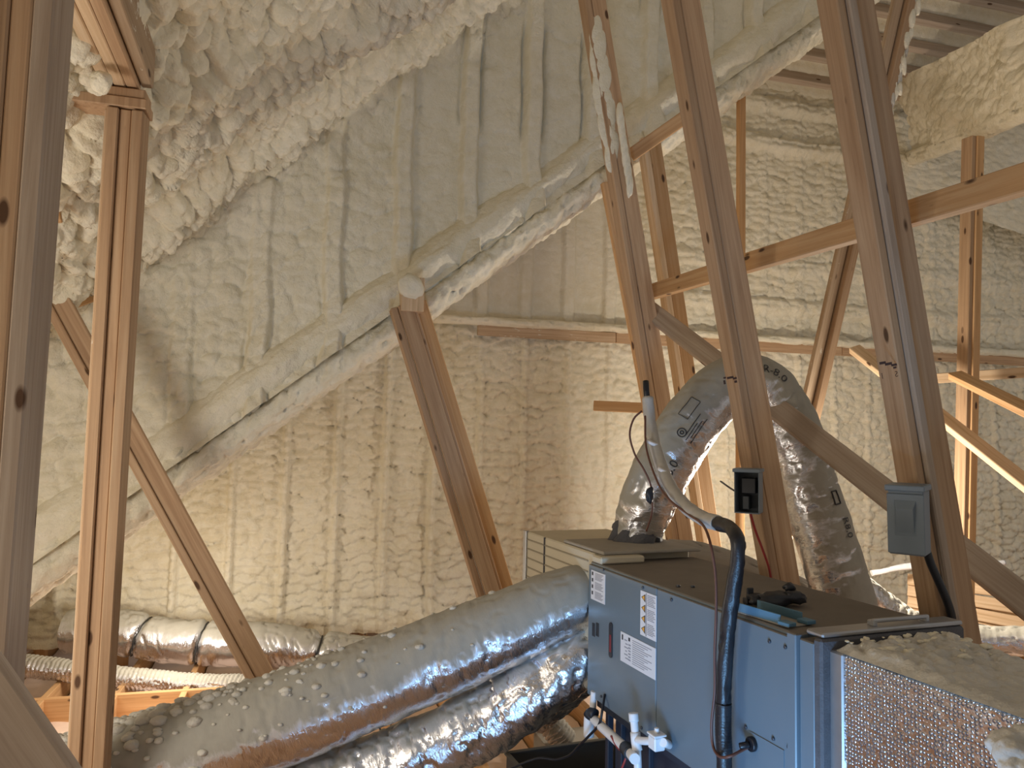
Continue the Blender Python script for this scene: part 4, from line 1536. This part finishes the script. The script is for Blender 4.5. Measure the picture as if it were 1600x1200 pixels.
w3, _ = tube('power_wire', [PD(1172, 800, 3.02), PD(1180, 828, 3.03), PD(1192, 860, 3.04), PD(1202, 890, 3.05), PD(1206, 920, 3.06)], 0.005, 'wire_red', nth=8)
meta(w3, 'thin red wire hanging from the open disconnect box', 'wire')
w4, _ = tube('power_wire', [PD(1126, 752, 3.3), PD(1140, 762, 3.2), PD(1155, 772, 3.08), PD(1165, 785, 3.02)], 0.004, 'black_rubber', nth=8)
meta(w4, 'short black wire entering the open disconnect box from the left', 'wire')

# ================================================================== CONDENSATE PIPING
dp = empty('condensate_trap', ffx(992, 1190, 0.07), 'white PVC condensate trap and float switch on the cabinet front', 'pipe')
tube('riser', [ffx(990, 1120, 0.07), ffx(993, 1150, 0.07), ffx(996, 1180, 0.07), ffx(998, 1250, 0.07)], 0.0135, 'pvc_white', dp, nth=20)
tube('coupling', [ffx(989.5, 1114, 0.07), ffx(990, 1120, 0.07), ffx(990.6, 1127, 0.07)], 0.0168, 'pvc_white', dp, nth=20)
tube('tee', [ffx(992.5, 1144, 0.07), ffx(994, 1160, 0.07), ffx(996, 1173, 0.07)], 0.0172, 'pvc_white', dp, nth=20)
tube('side_arm', [ffx(995, 1156, 0.07), ffx(1008, 1158, 0.07), ffx(1022, 1157, 0.065)], 0.0125, 'pvc_white', dp, nth=16)
p_ = ffx(1026, 1157, 0.06)
Mv = frame(p_, UB, UA, (0, 0, 1))
bx('switch_body', -0.02, 0.02, -0.022, 0.022, -0.028, 0.016, 'pvc_white', dp, Mv, 0.004)
bx('switch_cap', -0.023, 0.023, -0.025, 0.025, 0.0165, 0.024, 'pvc_white', dp, Mv, 0.002)
cylinder('float_stem', p_ + np.array([0, 0, 0.024]), p_ + np.array([0, 0, 0.040]), 0.008, 'pvc_white', dp, 12)
tube('outlet', [ffx(1036, 1160, 0.055), ffx(1042, 1162, 0.03), ffx(1046, 1164, 0.0)], 0.0135, 'pvc_white', dp, nth=16)
d2 = empty('drain_line', ffx(985, 1190, 0.13), 'sloping white PVC drain line with wires, left of the trap', 'pipe')
tube('run', [PD(926, 1122, 2.95), PD(945, 1140, 2.82), PD(965, 1158, 2.7), PD(981, 1172, 2.6), PD(992, 1186, 2.5)], 0.0175, 'pvc_white', d2, nth=18)
tube('elbow', [PD(920, 1150, 2.97), PD(920, 1135, 2.97), PD(921, 1120, 2.97), PD(924, 1112, 2.97)], 0.021, 'pvc_white', d2, nth=18)
tube('upright', [PD(926, 1114, 2.99), PD(927, 1096, 2.99), PD(928, 1080, 2.99)], 0.013, 'pvc_white', d2, nth=14)
tube('black_band', [PD(919, 1120, 2.95), PD(924, 1114, 2.945), PD(930, 1117, 2.93)], 0.0215, 'black_plastic', d2, nth=14)
tube('black_band', [PD(977, 1168, 2.62), PD(985, 1178, 2.56)], 0.0225, 'black_plastic', d2, nth=14)
w5, _ = tube('control_wire', [PD(945, 1085, 2.9), PD(941, 1110, 2.85), PD(936, 1132, 2.85), PD(920, 1150, 2.9), PD(905, 1165, 2.95), PD(890, 1180, 3.0), PD(868, 1187, 3.05), PD(840, 1185, 3.1), PD(800, 1200, 3.15), PD(770, 1215, 3.2)],
             0.005, 'black_rubber', nth=8)
meta(w5, 'black wire curling from the drain line over the pan to the left', 'wire')
w6, _ = tube('control_wire', [PD(955, 1150, 2.72), PD(965, 1168, 2.66), PD(978, 1180, 2.6), PD(972, 1200, 2.6), PD(960, 1230, 2.6)], 0.004, 'wire_red', nth=8)
meta(w6, 'thin red wire hanging below the drain line', 'wire')
